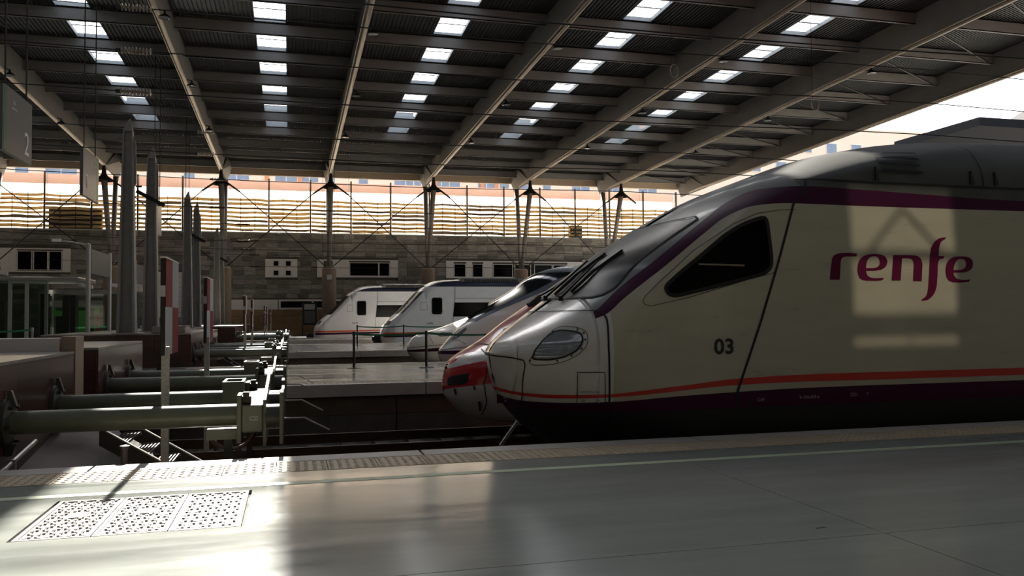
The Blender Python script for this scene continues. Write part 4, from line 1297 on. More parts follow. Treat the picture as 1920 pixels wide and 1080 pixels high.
# ------------------------------------------------------------------ columns: concrete foot, V legs, cap with arms, bracing cables
COLX = [2.78 + 7.48 * k for k in range(-3, 4)]
labs = ['far-left', 'left of the tall pylons', 'behind the pylons at left', 'standing left of the far white train', 'rising behind the mid white train', 'rising above the white duck-bill trains', 'partly hidden by the cream train windshield']
colf = ['leftmost roof column, cut by the left edge of the frame', 'roof column with V-shaped legs between the hanging sign 3 and the tallest pylon',
        'roof column with V-shaped legs just right of the row of tapered pylons', 'roof column on a round brown concrete foot, immediately left of the farthest white train',
        'roof column with V-shaped legs on a round foot, behind the second white train', 'roof column whose two legs part above the white long-beaked trains',
        'rightmost roof column in view, its legs meeting the cream train windshield line']
for i, gx in enumerate(COLX):
    c = thing('roof_column', colf[i], 'column', (gx, 63.7, 0))
    b = MB().lathe([(0.54, 0.0), (0.52, 4.6), (0.52, 5.0), (0.40, 5.12), (0.02, 5.14)], n=20).build('concrete_foot', M['column_base'], c, smooth=False, sharp=0.6)
    zt1, zt2 = zg(61.0) - 0.75, zg(65.0)
    MB().lathe([(0.42, 4.75), (0.42, 4.95), (0.2, 5.25), (0.16, 5.4)], n=16).build('base_shoe', M['dark_steel'], c, sharp=0.5)
    MB().tube((0, -0.12, 5.1), (0, -2.7, zt1), 0.15, 0.20, 12).build('leg', M['column_grey'], c, smooth=True)
    MB().tube((0, 0.12, 5.1), (0, 1.3, zt2), 0.15, 0.20, 12).build('leg', M['column_grey'], c, smooth=True)
    cp = MB().lathe([(0.62, zt1 - 0.28), (0.30, zt1 - 0.02), (0.16, zt1 + 0.2), (0.09, zt1 + 0.8)], (0, -2.7, 0), n=14).build('cap', M['dark_steel'], c, smooth=False, sharp=0.5)
    for s in (-1, 1):
        MB().bar((0.2 * s, -2.7, zt1 + 0.02), (1.25 * s, -2.7, zt1 - 0.75), 0.08, 0.12).build('arm', M['dark_steel'], cp)
        # cable from this foot to the arm tip of the neighbour on that side
        MB().tube((0.25 * s, -0.3, 5.15), (s * (7.48 - 1.25), -2.7, zt1 - 0.75), 0.035, n=6).build('cable', M['wire'], c)
    if i == 3:
        MB().bar((0.0, -0.56, 4.35), (0.0, -0.58, 4.35), 0.36).build('diamond_sign', M['sign_white'], c).rotation_euler = (0, 0, 0)
# ------------------------------------------------------------------ apartment block beyond, canopy at the right
bd = thing('apartment_block', 'peach and cream apartment block seen under the roof edge beyond the back wall', 'building', (0, 110, 0))
PXX = lambda p: (p - 545) / 1610.0 * 110
segs = [(-60, -34, 'facade_cream'), (-34, -20, 'facade_peach'), (-20, -12.5, 'facade_cream'), (-12.5, -4, 'facade_peach'), (-4, 1.4, 'facade_peach'), (1.4, 7, 'facade_cream'), (7, 17, 'facade_peach'),
        (17, 20, 'facade_peach'), (20, 27, 'facade_cream'), (27, 38, 'facade_peach'), (38, 47, 'facade_cream'), (47, 70, 'facade_peach'), (70, 130, 'facade_peach')]
for (a, b, m_) in segs:
    MB().box(a, b, 0, 12, -1, 24.6 if a < 40 else 30.0).build('wall', M[m_], bd)
for a in (-3.2, 0.9, 18.5, 24.9, 26.9):
    MB().box(a, a + 0.5, -0.25, 0.0, -1, 24.6).build('pilaster', M['facade_orange'], bd)
wins = [(30, 50), (83, 103), (130, 180), (248, 272), (357, 375), (425, 447), (449, 470), (517, 556), (562, 578), (580, 595), (608, 625), (671, 688), (739, 760), (762, 791), (816, 846), (848, 868),
        (905, 938), (950, 968), (990, 1008), (1040, 1056), (1102, 1140), (1172, 1190), (1192, 1208), (1250, 1290)]
for fl in (15.0, 18.15, 21.3):
    for (p, q) in wins:
        x0, x1 = PXX(p), PXX(q)
        f = MB().box(x0 - 0.08, x1 + 0.08, -0.10, 0.05, fl - 0.08, fl + 1.5).build('window', M['wall_white'], bd)
        MB().box(x0, x1, -0.13, -0.09, fl, fl + 1.42).build('pane', M['window_blue'], f)
        if q - p > 25: MB().box((x0 + x1) / 2 - 0.04, (x0 + x1) / 2 + 0.04, -0.16, -0.12, fl, fl + 1.42).build('mullion', M['wall_white'], f)
for k in range(9):
    x0 = 66 + k * 4.4
    for fl in (16.2, 19.4, 22.6, 25.8):
        f = MB().box(x0, x0 + 1.9, -0.10, 0.05, fl, fl + 1.7).build('window', M['wall_white'], bd)
        MB().box(x0 + 0.1, x0 + 1.8, -0.13, -0.09, fl + 0.1, fl + 1.6).build('pane', M['window_blue'], f)
# a lower canopy beyond the open right-hand end of the roof
cn = thing('platform_canopy', 'dark sloping platform canopy beyond the cream train, at the right edge of the frame', 'canopy', (44.5, 45, 0))
MB().hexa([(0, -8, 12.5), (9, -8, 17.5), (9, 1, 17.5), (0, 1, 12.5), (0, -8, 12.8), (9, -8, 17.8), (9, 1, 17.8), (0, 1, 12.8)]).build('roof_slab', M['canopy_dark'], cn)
for k in range(4):
    MB().bar((0.2, -7.5 + k * 2.6, 12.4), (8.8, -7.5 + k * 2.6, 17.1), 0.16, 0.3).build('rafter', M['canopy_dark'], cn)
MB().box(0, 9, -8, 1, 12.1, 12.35).build('tie_deck', M['canopy_dark'], cn)
for k in range(2):
    MB().box(4.0, 4.3, -7 + k * 6, -6.7 + k * 6, -1.0, 12.2).build('post', M['canopy_dark'], cn)
MB().box(-6.2, 0.0, -6, 1, 12.1, 12.6).build('edge_box', M['canopy_dark'], cn)
# ------------------------------------------------------------------ buffer stops
def buffer_stop(loc, label):
    t = thing('buffer_stop', label, 'buffer stop', loc, 0, 'buffer stops at the track ends')
    g = M['buffer_green']
    for s in (-0.9, 0.85):
        MB().tube((0.05, s, 0.34), (2.18, s, 0.34), 0.115, n=20, caps=True).build('tube', g, t, sharp=0.7)
        fl = MB().lathe([(0.02, 0.0), (0.24, 0.0), (0.24, 0.04), (0.16, 0.06), (0.02, 0.06)], (0.0, s, 0.34), 'x', 18).build('wall_flange', M['buffer_green_dark'], t, sharp=0.5)
        mb = MB()
        mb.hexa([(0.0, s - 0.03, 0.50), (0.10, s - 0.03, 0.50), (0.10, s + 0.03, 0.50), (0.0, s + 0.03, 0.50),
                 (0.02, s - 0.03, 0.66), (0.05, s - 0.03, 0.66), (0.05, s + 0.03, 0.66), (0.02, s + 0.03, 0.66)])
        mb.build('lug', M['buffer_green_dark'], fl)
        mb = MB()
        mb.hexa([(0.0, s - 0.03, 0.02), (0.06, s - 0.03, 0.02), (0.06, s + 0.03, 0.02), (0.0, s + 0.03, 0.02),
                 (0.0, s - 0.03, 0.14), (0.10, s - 0.03, 0.14), (0.10, s + 0.03, 0.14), (0.0, s + 0.03, 0.14)])
        mb.build('lug', M['buffer_green_dark'], fl)
        for k in range(6):
            a = k * PI / 3
            MB().tube((0.05, s + 0.2 * math.cos(a), 0.32 + 0.2 * math.sin(a)), (0.09, s + 0.2 * math.cos(a), 0.32 + 0.2 * math.sin(a)), 0.02, n=6).build('bolt', M['dark_steel'], fl)
        MB().box(2.16, 2.21, s - 0.17, s + 0.17, 0.06, 0.56).build('collar_plate', g, t, bevel=0.01)
        MB().tube((2.44, s, 0.31), (2.60, s, 0.31), 0.13, n=18).build('piston', M['buffer_green_dark'], t, sharp=0.7)
        MB().box(2.585, 2.63, s - 0.2, s + 0.2, 0.04, 0.58).build('head_plate', g, t, bevel=0.012)
        mb = MB(); mb.tube((2.21, s - 0.06, 0.50), (2.30, s - 0.06, 0.50), 0.05, n=8); mb.box(2.22, 2.28, s - 0.1, s + 0.0, 0.48, 0.58)
        mb.build('shackle', M['grime'], t)
    MB().box(2.21, 2.42, -1.06, 1.01, 0.17, 0.455).build('housing', g, t, bevel=0.015)
    MB().hexa([(2.42, -1.02, 0.02), (2.45, -1.02, 0.02), (2.45, 1.0, 0.02), (2.42, 1.0, 0.02),
               (2.42, -1.02, 0.50), (2.45, -1.02, 0.50), (2.45, 1.0, 0.66), (2.42, 1.0, 0.66)]).build('stop_plate', g, t)
    tr = MB()
    for b in ((1.92, 1.95, 0.30, 0.86), (2.13, 2.16, 0.30, 0.86), (1.95, 2.13, 0.30, 0.33), (1.95, 2.13, 0.83, 0.86)):
        tr.box(b[0], b[1], b[2], b[3], 0.22, 0.60)
    tr.box(1.92, 2.16, 0.30, 0.86, 0.20, 0.22)
    tr.build('tray', g, t)
    MB().box(1.86, 2.18, -1.0, -0.8, 0.10, 0.20).build('saddle', g, t)
    for q in range(3):
        MB().tube((2.45, 0.18 + q * 0.2, 0.44), (2.60, 0.18 + q * 0.2, 0.44), 0.02, n=8).build('tie_rod', M['steel_bright'], t)
    MB().box(2.595, 2.625, 0.0, 0.66, 0.30, 0.52).build('cross_plate', g, t)
    pl = MB().box(2.29, 2.37, -1.066, -1.058, 0.295, 0.335).build('data_plate', M['sign_white'], t)
    sg = MB()
    for q in range(5): sg.box(2.297 + q * 0.014, 2.306 + q * 0.014, -1.0675, -1.066, 0.305, 0.325)
    sg.build('data_marks', M['text_dark'], pl)
    for s in (-0.9, 0.85):
        MB().box(2.03, 2.11, s - 0.04, s + 0.04, -0.88, 0.20).build('support_leg', M['black_metal'], t)
    ring = MB()
    R, r = 0.24, 0.022
    rows = []
    for i in range(29):
        a = PI + PI * i / 28
        c = Vector((2.08 + R * math.cos(a), -0.5, 0.17 + R * math.sin(a)))
        rows.append([tuple(c + Vector((math.cos(a), 0, math.sin(a))) * r * math.cos(b * PI / 4) + Vector((0, 1, 0)) * r * 1.6 * math.sin(b * PI / 4)) for b in range(9)])
    ring.grid(rows)
    ring.build('hose_loop', M['rail'], t, smooth=True)
    for s, dz in ((-0.95, 0.29), (0.9, 0.30)):
        MB().path([(2.63, s, dz), (2.84, s, dz), (3.10, s, dz - 0.14)], 0.010, 6).build('feeler_rod', M['steel_bright'], t)
    return t
bl = ['green double-tube buffer stop nearest the foreground platform, before the cream train', 'green double-tube buffer stop facing the red train, second from the foreground',
      'buffer stop beyond the first far platform, in line with the white slant-nosed train', 'buffer stop in line with the duck-bill train, beside the second far platform',
      'buffer stop on the near side of the tracks between the second and third far platforms', 'buffer stop in line with the nearer flat-nosed white train', 'most distant buffer stop, in line with the farthest white train']
b0 = buffer_stop((WALLX + 0.003, TRACKS[0], 0), bl[0])
for i in range(1, 7): copy_tree(b0, loc=(WALLX + 0.003, TRACKS[i], 0), label=bl[i])

# ------------------------------------------------------------------ chequered track-end boards
def end_board(loc, label):
    t = thing('track_end_board', label, 'sign', loc, 0, 'red and white track-end boards')
    mb = MB(); mb.box(-0.038, 0.038, -0.038, 0.038, -0.15, 1.80)
    p = mb.build('post', M['galv'], t)
    bd_ = MB().box(-0.05, 0.0, -0.05, 1.0, 1.70, 2.76).build('board', M['sign_black'], t, bevel=0.012)
    for (y0, y1, z0, z1, m_) in ((-0.045, 0.475, 2.23, 2.755, 'sign_red'), (0.475, 0.995, 2.23, 2.755, 'sign_white'), (-0.045, 0.475, 1.705, 2.23, 'sign_white'), (0.475, 0.995, 1.705, 2.23, 'sign_red')):
        MB().box(0.0, 0.006, y0, y1, z0, z1).build('sign_field', M[m_], bd_)
    MB().box(-0.052, 0.002, -0.056, -0.05, 2.34, 2.46).build('edge_mark', M['sign_white'], bd_)
    MB().box(-0.054, 0.008, -0.052, 1.002, 2.76, 2.775).build('edge_trim', M['wall_white'], bd_)
    return t
sl = ['largest red and white chequered board, on a galvanised post by the nearest buffer stop', 'chequered red and white board beside the buffer stop of the red train, second nearest',
      'chequered board on a post at the third buffer stop, seen almost edge-on', 'chequered board on a post at the fourth buffer stop, just right of the third board',
      'small distant chequered board at the fifth buffer stop', 'small distant chequered board at the sixth buffer stop', 'most distant chequered board, at the buffer stop of the farthest train']
s0 = end_board((-1.31, TRACKS[0] - 0.40, ZR), sl[0])
for i in range(1, 7): copy_tree(s0, loc=(-1.31, TRACKS[i] - 0.45, ZR), label=sl[i])

# ------------------------------------------------------------------ steel steps down to the track bed
def steps(loc, label):
    t = thing('track_steps', label, 'steps', loc, 0, 'steel steps down to the tracks')
    for y in (-0.55, 0.55):
        mb = MB()
        mb.hexa([(0.0, y - 0.02, 0.05), (1.35, y - 0.02, -0.80), (1.35, y + 0.02, -0.80), (0.0, y + 0.02, 0.05),
                 (0.0, y - 0.02, 0.23), (1.35, y - 0.02, -0.62), (1.35, y + 0.02, -0.62), (0.0, y + 0.02, 0.23)])
        s = mb.build('stringer', M['dark_steel'], t)
        MB().bar((0.0, y, 0.24), (1.35, y, -0.61), 0.05, 0.012).build('stringer_edge', M['steel_bright'], s)
    for k in range(6):
        x = 0.15 + k * 0.22; z = 0.05 - k * 0.1385
        mb = MB()
        for q in range(6):
            mb.box(x - 0.1 + q * 0.036, x - 0.1 + q * 0.036 + 0.012, -0.53, 0.53, z - 0.03, z)
        mb.box(x - 0.1, x + 0.1, -0.53, -0.51, z - 0.04, z); mb.box(x - 0.1, x + 0.1, 0.51, 0.53, z - 0.04, z)
        mb.build('tread', M['steel_bright'], t)
    return t
st0 = steps((-1.98, 10.36, -0.05), 'grey steel steps under the nearest buffer stop, leading down to the track')
for i, lab in ((2, 'steel steps under the third buffer stop'), (4, 'steel steps under the fifth buffer stop')):
    copy_tree(st0, loc=(-1.98, TRACKS[i] + 0.26, -0.05), label=lab + ', leading down to the track')
t = thing('short_post', 'short dark post standing before the sloped concrete, at the foreground platform edge', 'post', (-1.52, 8.62, -1.0))
MB().lathe([(0.035, 0), (0.035, 1.12), (0.045, 1.12), (0.045, 1.15), (0.005, 1.16)], n=10).build('shaft', M['dark_steel'], t, sharp=0.6)
MB().box(-0.08, 0.08, -0.08, 0.08, 0, 0.02).build('foot_plate', M['dark_steel'], t)

# ------------------------------------------------------------------ tapered catenary pylons on the walls
for (y0, y1) in ((33.7, 44.1), (51.8, 58.1)):
    lw = setting('wall_low')
    MB().box(-6.3, -3.9, y0, y1, 0, 0.90).build('wall_core', M['granite_brown'], lw)
    n_ = int((y1 - y0) / 1.5)
    for i in range(n_):
        yy = y0 + i * (y1 - y0) / n_
        MB().box(-6.35, -3.85, yy + 0.005, yy + (y1 - y0) / n_ - 0.005, 0.90, 0.94).build('coping_slab', M['granite_top'], lw)
pt_ = ['tallest tapered grey pylon at left, with a pointed top, nearest of the row', 'second tapered grey pylon from the left, just right of the tallest one', 'third tapered grey pylon, in the middle of the row', 'fourth tapered grey pylon, close beside the third',
       'fifth tapered grey pylon, in the distance', 'most distant tapered grey pylon, next to the roof column']
def pylon(loc, label, k):
    t = thing('catenary_pylon', label, 'pylon', loc, 0, 'tapered catenary pylons')
    H = 5.62
    def taper(x0, x1, y0, y1, f=0.52):
        return MB().hexa([(x0, y0, 0), (x1, y0, 0), (x1, y1, 0), (x0, y1, 0), (x0 * f, y0 * f, H), (x1 * f, y0 * f, H), (x1 * f, y1 * f, H), (x0 * f, y1 * f, H)])
    taper(-0.17, 0.17, -0.03, 0.03).build('web', M['pylon_grey'], t)
    taper(-0.24, -0.17, -0.2, 0.2).build('flange', M['pylon_grey'], t)
    taper(0.17, 0.24, -0.2, 0.2).build('flange', M['pylon_grey'], t)
    MB().hexa([(-0.125, -0.10, H), (0.125, -0.10, H), (0.125, 0.10, H), (-0.125, 0.10, H), (0.0, -0.02, H + 0.32), (0.06, -0.02, H + 0.38), (0.06, 0.02, H + 0.38), (0.0, 0.02, H + 0.32)]).build('tip', M['pylon_grey'], t)
    MB().box(-0.34, 0.34, -0.3, 0.3, 0.0, 0.03).build('foot_plate', M['galv'], t)
    MB().hexa([(0.13, -0.03, 4.0), (0.22, -0.03, 4.2), (0.22, 0.03, 4.2), (0.13, 0.03, 4.0), (0.13, -0.03, 5.5), (0.20, -0.03, 5.3), (0.20, 0.03, 5.3), (0.13, 0.03, 5.5)]).build('fin', M['pylon_grey'], t)
    if k % 2:
        MB().bar((-0.42, -0.2, 4.52), (0.42, -0.2, 4.07), 0.09, 0.12).build('tension_arm', M['black_metal'], t)
    MB().tube((0.2, 0, 4.1), (0.36, 0, 4.1), 0.03, n=6).build('bracket', M['dark_steel'], t)
    return t
for k, y in enumerate((24.95, 29.0, 38.7, 42.3, 53.7, 57.2)):
    pylon((-4.37, y, 0.941), pt_[k], k)
t = thing('steel_channel', 'low bright steel box on the wall top by the second pylon', 'box', (-3.35, 25.6, 0.941))
MB().box(-0.45, 0.45, -0.3, 0.9, 0, 0.18).build('body', M['steel_bright'], t, bevel=0.02)
MB().box(-0.46, 0.46, -0.31, 0.91, 0.18, 0.20).build('lid', M['granite_top'], t)

# ------------------------------------------------------------------ hanging platform signs
def text_obj(name, s, size, m, parent, loc, bold=0.0):
    me = text_mesh(s, size, 'CENTER', 0.002, bold)
    me.materials.clear(); me.materials.append(m)
    o = inst(name, me, parent, loc, (PI / 2, 0, PI / 2))
    return o
def hang_sign(loc, label, num, green_left, num_left, sub):
    t = thing('hanging_sign', label, 'sign', loc, 0, 'hanging platform signs')
    MB().box(-0.05, 0.05, 0, 2.15, 0, 1.5).build('panel', M['sign_grey'], t, bevel=0.01)
    gy = 0.06 if green_left else 1.87
    MB().box(0.05, 0.054, gy, gy + 0.22, 0.02, 1.48).build('green_stripe', M['sign_green'], t)
    text_obj('numeral', num, 0.78, M['number_white'], t, (0.056, 0.45 if num_left else 1.72, 0.42))
    text_obj('lettering', sub, 0.14, M['number_white'], t, (0.056, 1.55 if num_left else 0.78, 1.22))
    text_obj('lettering', 'plataforma', 0.09, M['number_white'], t, (0.056, 1.55 if num_left else 0.80, 1.08))
    for y in (0.3, 1.85):
        MB().tube((0, y, 1.5), (0, y, zd(loc[1] + y) - loc[2]), 0.02, n=6).build('hanger', M['dark_steel'], t)
    return t
hang_sign((-6.2, 20.5, 5.12), 'grey hanging sign with a green stripe and the numeral 2, at the left edge', '2', True, False, 'Vía')
hang_sign((-6.25, 28.1, 5.2), 'grey hanging sign with the numeral 3, left of the tallest pylon', '3', False, True, 'Vía')
hang_sign((-5.95, 40.0, 5.25), 'small far hanging sign seen between the second and third pylons', '4', True, False, 'Vía')
hang_sign((-6.0, 52.0, 5.2), 'farthest hanging sign, a narrow grey strip beyond the third pylon', '5', False, True, 'Vía')

# ------------------------------------------------------------------ information boards on two poles with cameras
def info_board(loc, label, arm=True):
    t = thing('information_board', label, 'board', loc, 0, 'boards on twin poles')
    for y in (0, 3.2):
        MB().lathe([(0.07, 0), (0.07, 2.80 if y == 0 else 2.74), (0.01, 2.82 if y == 0 else 2.76)], (0, y, 0), n=12).build('pole', M['galv'], t, sharp=0.6)
    MB().box(-0.06, 0.06, 0.12, 3.08, 1.86, 2.66).build('panel', M['sign_grey'], t, bevel=0.01)
    if arm:
        a = MB().path([(0, 0, 2.76), (-0.5, 0, 2.86), (-0.85, 0, 2.89)], 0.025, 8).build('arm', M['galv'], t)
        MB().box(-1.05, -0.78, -0.05, 0.05, 2.86, 2.95).build('camera_head', M['wall_white'], a, bevel=0.015)
    return t
info_board((-6.2, 28.9, 0.941), 'dark information board between two grey poles, left of the tallest pylon')
info_board((-6.2, 37.0, 0.941), 'second information board on poles, visible between the first two pylons', False)
for (x, y, z, h, lab) in ((-5.2, 40.5, 0.94, 2.36, 'thin pinkish pole behind the largest chequered board'), (-5.2, 52.6, 0.94, 2.26, 'thin pole in the distance between the third and fifth pylons')):
    t = thing('slim_pole', lab, 'pole', (x, y, z))
    MB().lathe([(0.05, 0), (0.05, h), (0.01, h + 0.02)], n=10).build('shaft', M['stone_beige'], t, sharp=0.6)
    MB().lathe([(0.12, 0), (0.12, 0.03), (0.05, 0.05)], n=12).build('foot', M['galv'], t, sharp=0.6)

# ------------------------------------------------------------------ stanchions with green belts
def stanchion(loc, label, belt_to, chrome=False, h=0.98):
    t = thing('stanchion', label, 'stanchion', loc, 0, 'belt stanchions')
    m_ = M['steel_bright'] if chrome else M['black_metal']
    MB().lathe([(0.035, 0.03), (0.035, h - 0.12), (0.042, h - 0.12), (0.042, h - 0.01), (0.03, h), (0.002, h)], n=14).build('post', m_, t, sharp=0.6)
    MB().lathe([(0.20, 0.0), (0.20, 0.012), (0.16, 0.026), (0.04, 0.03)], n=24).build('base', m_, t, sharp=0.6)
    if belt_to:
        a = Vector((0, 0, h - 0.065)); b = Vector(belt_to) * (1 - 0.045 / Vector(belt_to).length) + Vector((0, 0, h - 0.065))
        rows = []
        for i in range(9):
            q = a.lerp(b, i / 8); q.z -= 0.05 * 4 * (i / 8) * (1 - i / 8) * (b - a).length / 2.0
            rows.append([(q.x, q.y, q.z - 0.028), (q.x, q.y, q.z + 0.028)])
        MB().grid(rows).build('belt', M['belt_green'], t)
    return t
stanchion((1.62, 22.4, 0), 'black belt stanchion on the first far platform, nearest to the chequered boards', (1.88, -0.3, 0))
stanchion((3.50, 22.1, 0), 'black belt stanchion on the first far platform, in front of the duck-bill nose', (2.6, -0.2, 0))
stanchion((6.10, 21.9, 0), 'black belt stanchion hidden mostly behind the red train', None)
stanchion((3.08, 40.4, 0), 'small black belt stanchion on the second far platform, below the farthest train', (2.18, -0.3, 0))
stanchion((5.26, 40.1, 0), 'small black belt stanchion on the second far platform, before the nearer flat-nosed train', (2.5, -0.2, 0))
stanchion((-7.53, 28.0, 0), 'chrome-topped stanchion by the glass kiosk, left of the dark gap', (-2.6, 0.0, 0), True, 1.12)
stanchion((-7.02, 28.1, 0), 'chrome-topped stanchion by the glass kiosk, right one of the pair', None, True, 1.12)

# ------------------------------------------------------------------ glass kiosk on the concourse, shop front behind
kz = thing('glass_kiosk', 'glass-walled kiosk with a steel canopy on the concourse at the left edge', 'kiosk', (-6.94, 31.0, 0))
MB().box(-6.0, 0.0, -0.1, 2.6, 2.66, 2.79).build('canopy', M['steel_bright'], kz, bevel=0.03)
for (x, y) in ((-5.6, 0.1), (-2.1, 0.1), (-1.6, 0.1), (-5.6, 2.4), (-1.6, 2.4)):
    MB().box(x - 0.05, x + 0.05, y - 0.05, y + 0.05, 0, 2.72).build('post', M['galv'], kz)
for (a, b) in ((-5.55, -3.9), (-3.86, -2.15)):
    MB().box(a, b, 0.09, 0.11, 0.75, 2.72).build('pane', M['kiosk_glass'], kz)
    MB().box(a, b, 0.05, 0.15, 0.0, 0.75).build('plinth', M['stone_beige'], kz)
MB().box(-5.55, -1.65, 2.39, 2.41, 0.0, 2.72).build('pane', M['kiosk_glass'], kz)
for x in (-4.9, -3.3):
    MB().box(x, x + 0.10, 0.16, 0.18, 0.9, 2.1).build('red_banner', M['shop_red'], kz)
MB().box(-3.1, -2.5, 0.9, 1.4, 0, 2.0).build('counter_unit', M['dark_steel'], kz)
k2 = thing('glass_lobby', 'low glass lobby with a steel top rail between the kiosk and the tallest pylon', 'lobby', (-8.9, 33.8, 0))
MB().box(0.0, 3.25, -0.06, 0.06, 2.30, 2.44).build('top_rail', M['steel_bright'], k2)
MB().box(0.0, 3.25, 2.0, 2.1, 2.30, 2.44).build('top_rail', M['steel_bright'], k2)
for x in (0.0, 0.45, 1.6, 3.15):
    MB().box(x, x + 0.06, -0.04, 0.04, 0, 2.30).build('post', M['galv'], k2)
for (a, b) in ((0.06, 0.45), (0.51, 1.6), (1.66, 3.15)):
    MB().box(a, b, -0.01, 0.01, 0.62, 2.30).build('pane', M['kiosk_glass'], k2)
    MB().box(a, b, -0.03, 0.03, 0.0, 0.62).build('plinth', M['stone_beige'], k2)
MB().box(3.16, 3.2, 0.05, 2.0, 0.1, 2.3).build('pane', M['kiosk_glass'], k2)
def cam_on(loc, label):
    t = thing('security_camera', label, 'camera', loc, 0, 'security cameras')
    MB().tube((0, 0, 0), (0, 0, 0.14), 0.025, n=8).build('mount', M['galv'], t)
    MB().hexa([(-0.22, -0.07, 0.12), (0.26, -0.07, 0.04), (0.26, 0.07, 0.04), (-0.22, 0.07, 0.12), (-0.22, -0.07, 0.25), (0.26, -0.07, 0.17), (0.26, 0.07, 0.17), (-0.22, 0.07, 0.25)]).build('housing', M['wall_white'], t, bevel=0.02)
    return t
cam_on((-7.35, 33.8, 2.44), 'white security camera on the lobby rail, left of the dark information board pole')
cam_on((-6.25, 33.8, 2.44), 'white security camera on the lobby rail, between the two information board poles')
cam_on((-9.4, 31.2, 2.79), 'white security camera on top of the kiosk canopy')
t = thing('dark_pillar', 'black square pillar inside the glass lobby', 'pillar', (-10.2, 44.0, 0))
MB().box(-0.29, 0.29, -0.29, 0.29, 0.05, 2.55).build('shaft', M['black_metal'], t, bevel=0.02)
MB().box(-0.33, 0.33, -0.33, 0.33, 0, 0.05).build('foot', M['dark_steel'], t)
sh = thing('shop_front', 'lit green shop front with pale fascia, seen through the glass lobby', 'shop', (-16.4, WY - 0.7, 0))
MB().box(0, 2.85, 0, 0.55, 0.0, 2.2).build('green_panel', M['shop_green'], sh)
MB().box(-0.4, 3.1, 0, 0.6, 2.25, 2.72).build('fascia', M['wall_white'], sh)
MB().box(0.05, 0.8, -0.04, 0.0, 0.1, 1.6).build('doorway', M['black_metal'], sh)
MB().box(2.2, 2.6, -0.04, 0.0, 0.1, 2.0).build('doorway', M['black_metal'], sh)
MB().box(1.3, 1.5, -0.05, 0.0, 0.2, 1.9).build('yellow_banner', M['shop_yellow'], sh)
for x in (0.1, 1.5): MB().box(x, x + 1.1, -0.03, 0.0, 2.0, 2.18).build('sign_band', M['sign_green'], sh)
t = thing('red_banner_stand', 'narrow red banner beside the green shop front', 'banner', (-12.9, 63.0, 0))
MB().box(-0.12, 0.12, -0.02, 0.02, 0.05, 1.7).build('cloth', M['shop_red'], t)
MB().box(-0.2, 0.2, -0.12, 0.12, 0, 0.05).build('foot', M['dark_steel'], t)
# notice boards by the concrete column
for (x, lab) in ((1.35, 'dark framed notice board left of the concrete column foot'), (3.9, 'dark framed notice board right of the concrete column foot')):
    t = thing('notice_board', lab, 'board', (x, 63.2, 0))
    for s in (-0.5, 0.5): MB().box(s - 0.04, s + 0.04, -0.04, 0.04, 0, 2.5).build('leg', M['train_navy'], t)
    MB().box(-0.46, 0.46, -0.03, 0.03, 0.8, 2.45).build('panel', M['black_metal'], t)
    MB().box(-0.38, 0.38, -0.04, -0.03, 1.95, 2.35).build('poster', M['sign_white'], t)
    MB().box(-0.38, 0.38, -0.04, -0.03, 0.95, 1.85).build('poster', M['sign_grey'], t)

# ------------------------------------------------------------------ lamps, catenary wires
names = ['leftmost', 'second', 'third', 'fourth', 'fifth', 'rightmost']
for gi, gx in enumerate(COLX[1:]):
    for yi, y in enumerate((32.0, 40.5, 49.0)):
        t = thing('roof_lamp', 'dark dome lamp under the %s visible roof girder, %s along it' % (names[gi], ('nearest', 'midway', 'farthest')[yi]), 'lamp', (gx + 0.28, y, zg(y) + 0.02), 0, 'dome lamps under the roof girders')
        MB().lathe([(0.03, 0.12), (0.05, 0.0), (0.20, -0.10), (0.22, -0.16)], n=16).build('shade', M['black_metal'], t, smooth=True)
        MB().lathe([(0.001, -0.17), (0.15, -0.165), (0.205, -0.15)], n=16).build('diffuser', M['lamp_glass'], t)
        MB().bar((0, 0, 0.1), (-0.28, 0, 0.16), 0.04).build('bracket', M['dark_steel'], t)
ins_prof = [(0.02, 0.0)]
for q in range(9):
    ins_prof += [(0.02, q * 0.055 + 0.006), (0.062, q * 0.055 + 0.020), (0.062, q * 0.055 + 0.030), (0.02, q * 0.055 + 0.042)]
ins_me = MB().lathe(ins_prof, (0, 0, 0), 'x', 10).mesh('insulator', M['insulator'])
ins_mb = MB().lathe(ins_prof, (0, 0, 0), 'x', 10).mesh('insulator', M['insulator_brown'])
wl = [(0, 5.17, 'nearest track'), (1, 5.10, 'red train, lowest of three'), (1, 5.78, 'red train, middle of three'), (1, 6.50, 'red train, topmost of three'),
      (2, 6.30, 'slant-nosed white train, lower one'), (2, 6.95, 'slant-nosed white train, upper one'), (3, 5.3, 'duck-bill train, lower one'), (3, 6.3, 'duck-bill train, upper one'),
      (4, 5.4, 'fifth track, lower one'), (4, 6.3, 'fifth track, upper one'), (5, 5.3, 'sixth track, lower one'), (5, 6.4, 'sixth track, upper one'), (6, 4.9, 'seventh track, lowest one'), (6, 5.7, 'seventh track, middle one'), (6, 6.7, 'seventh track, upper one')]
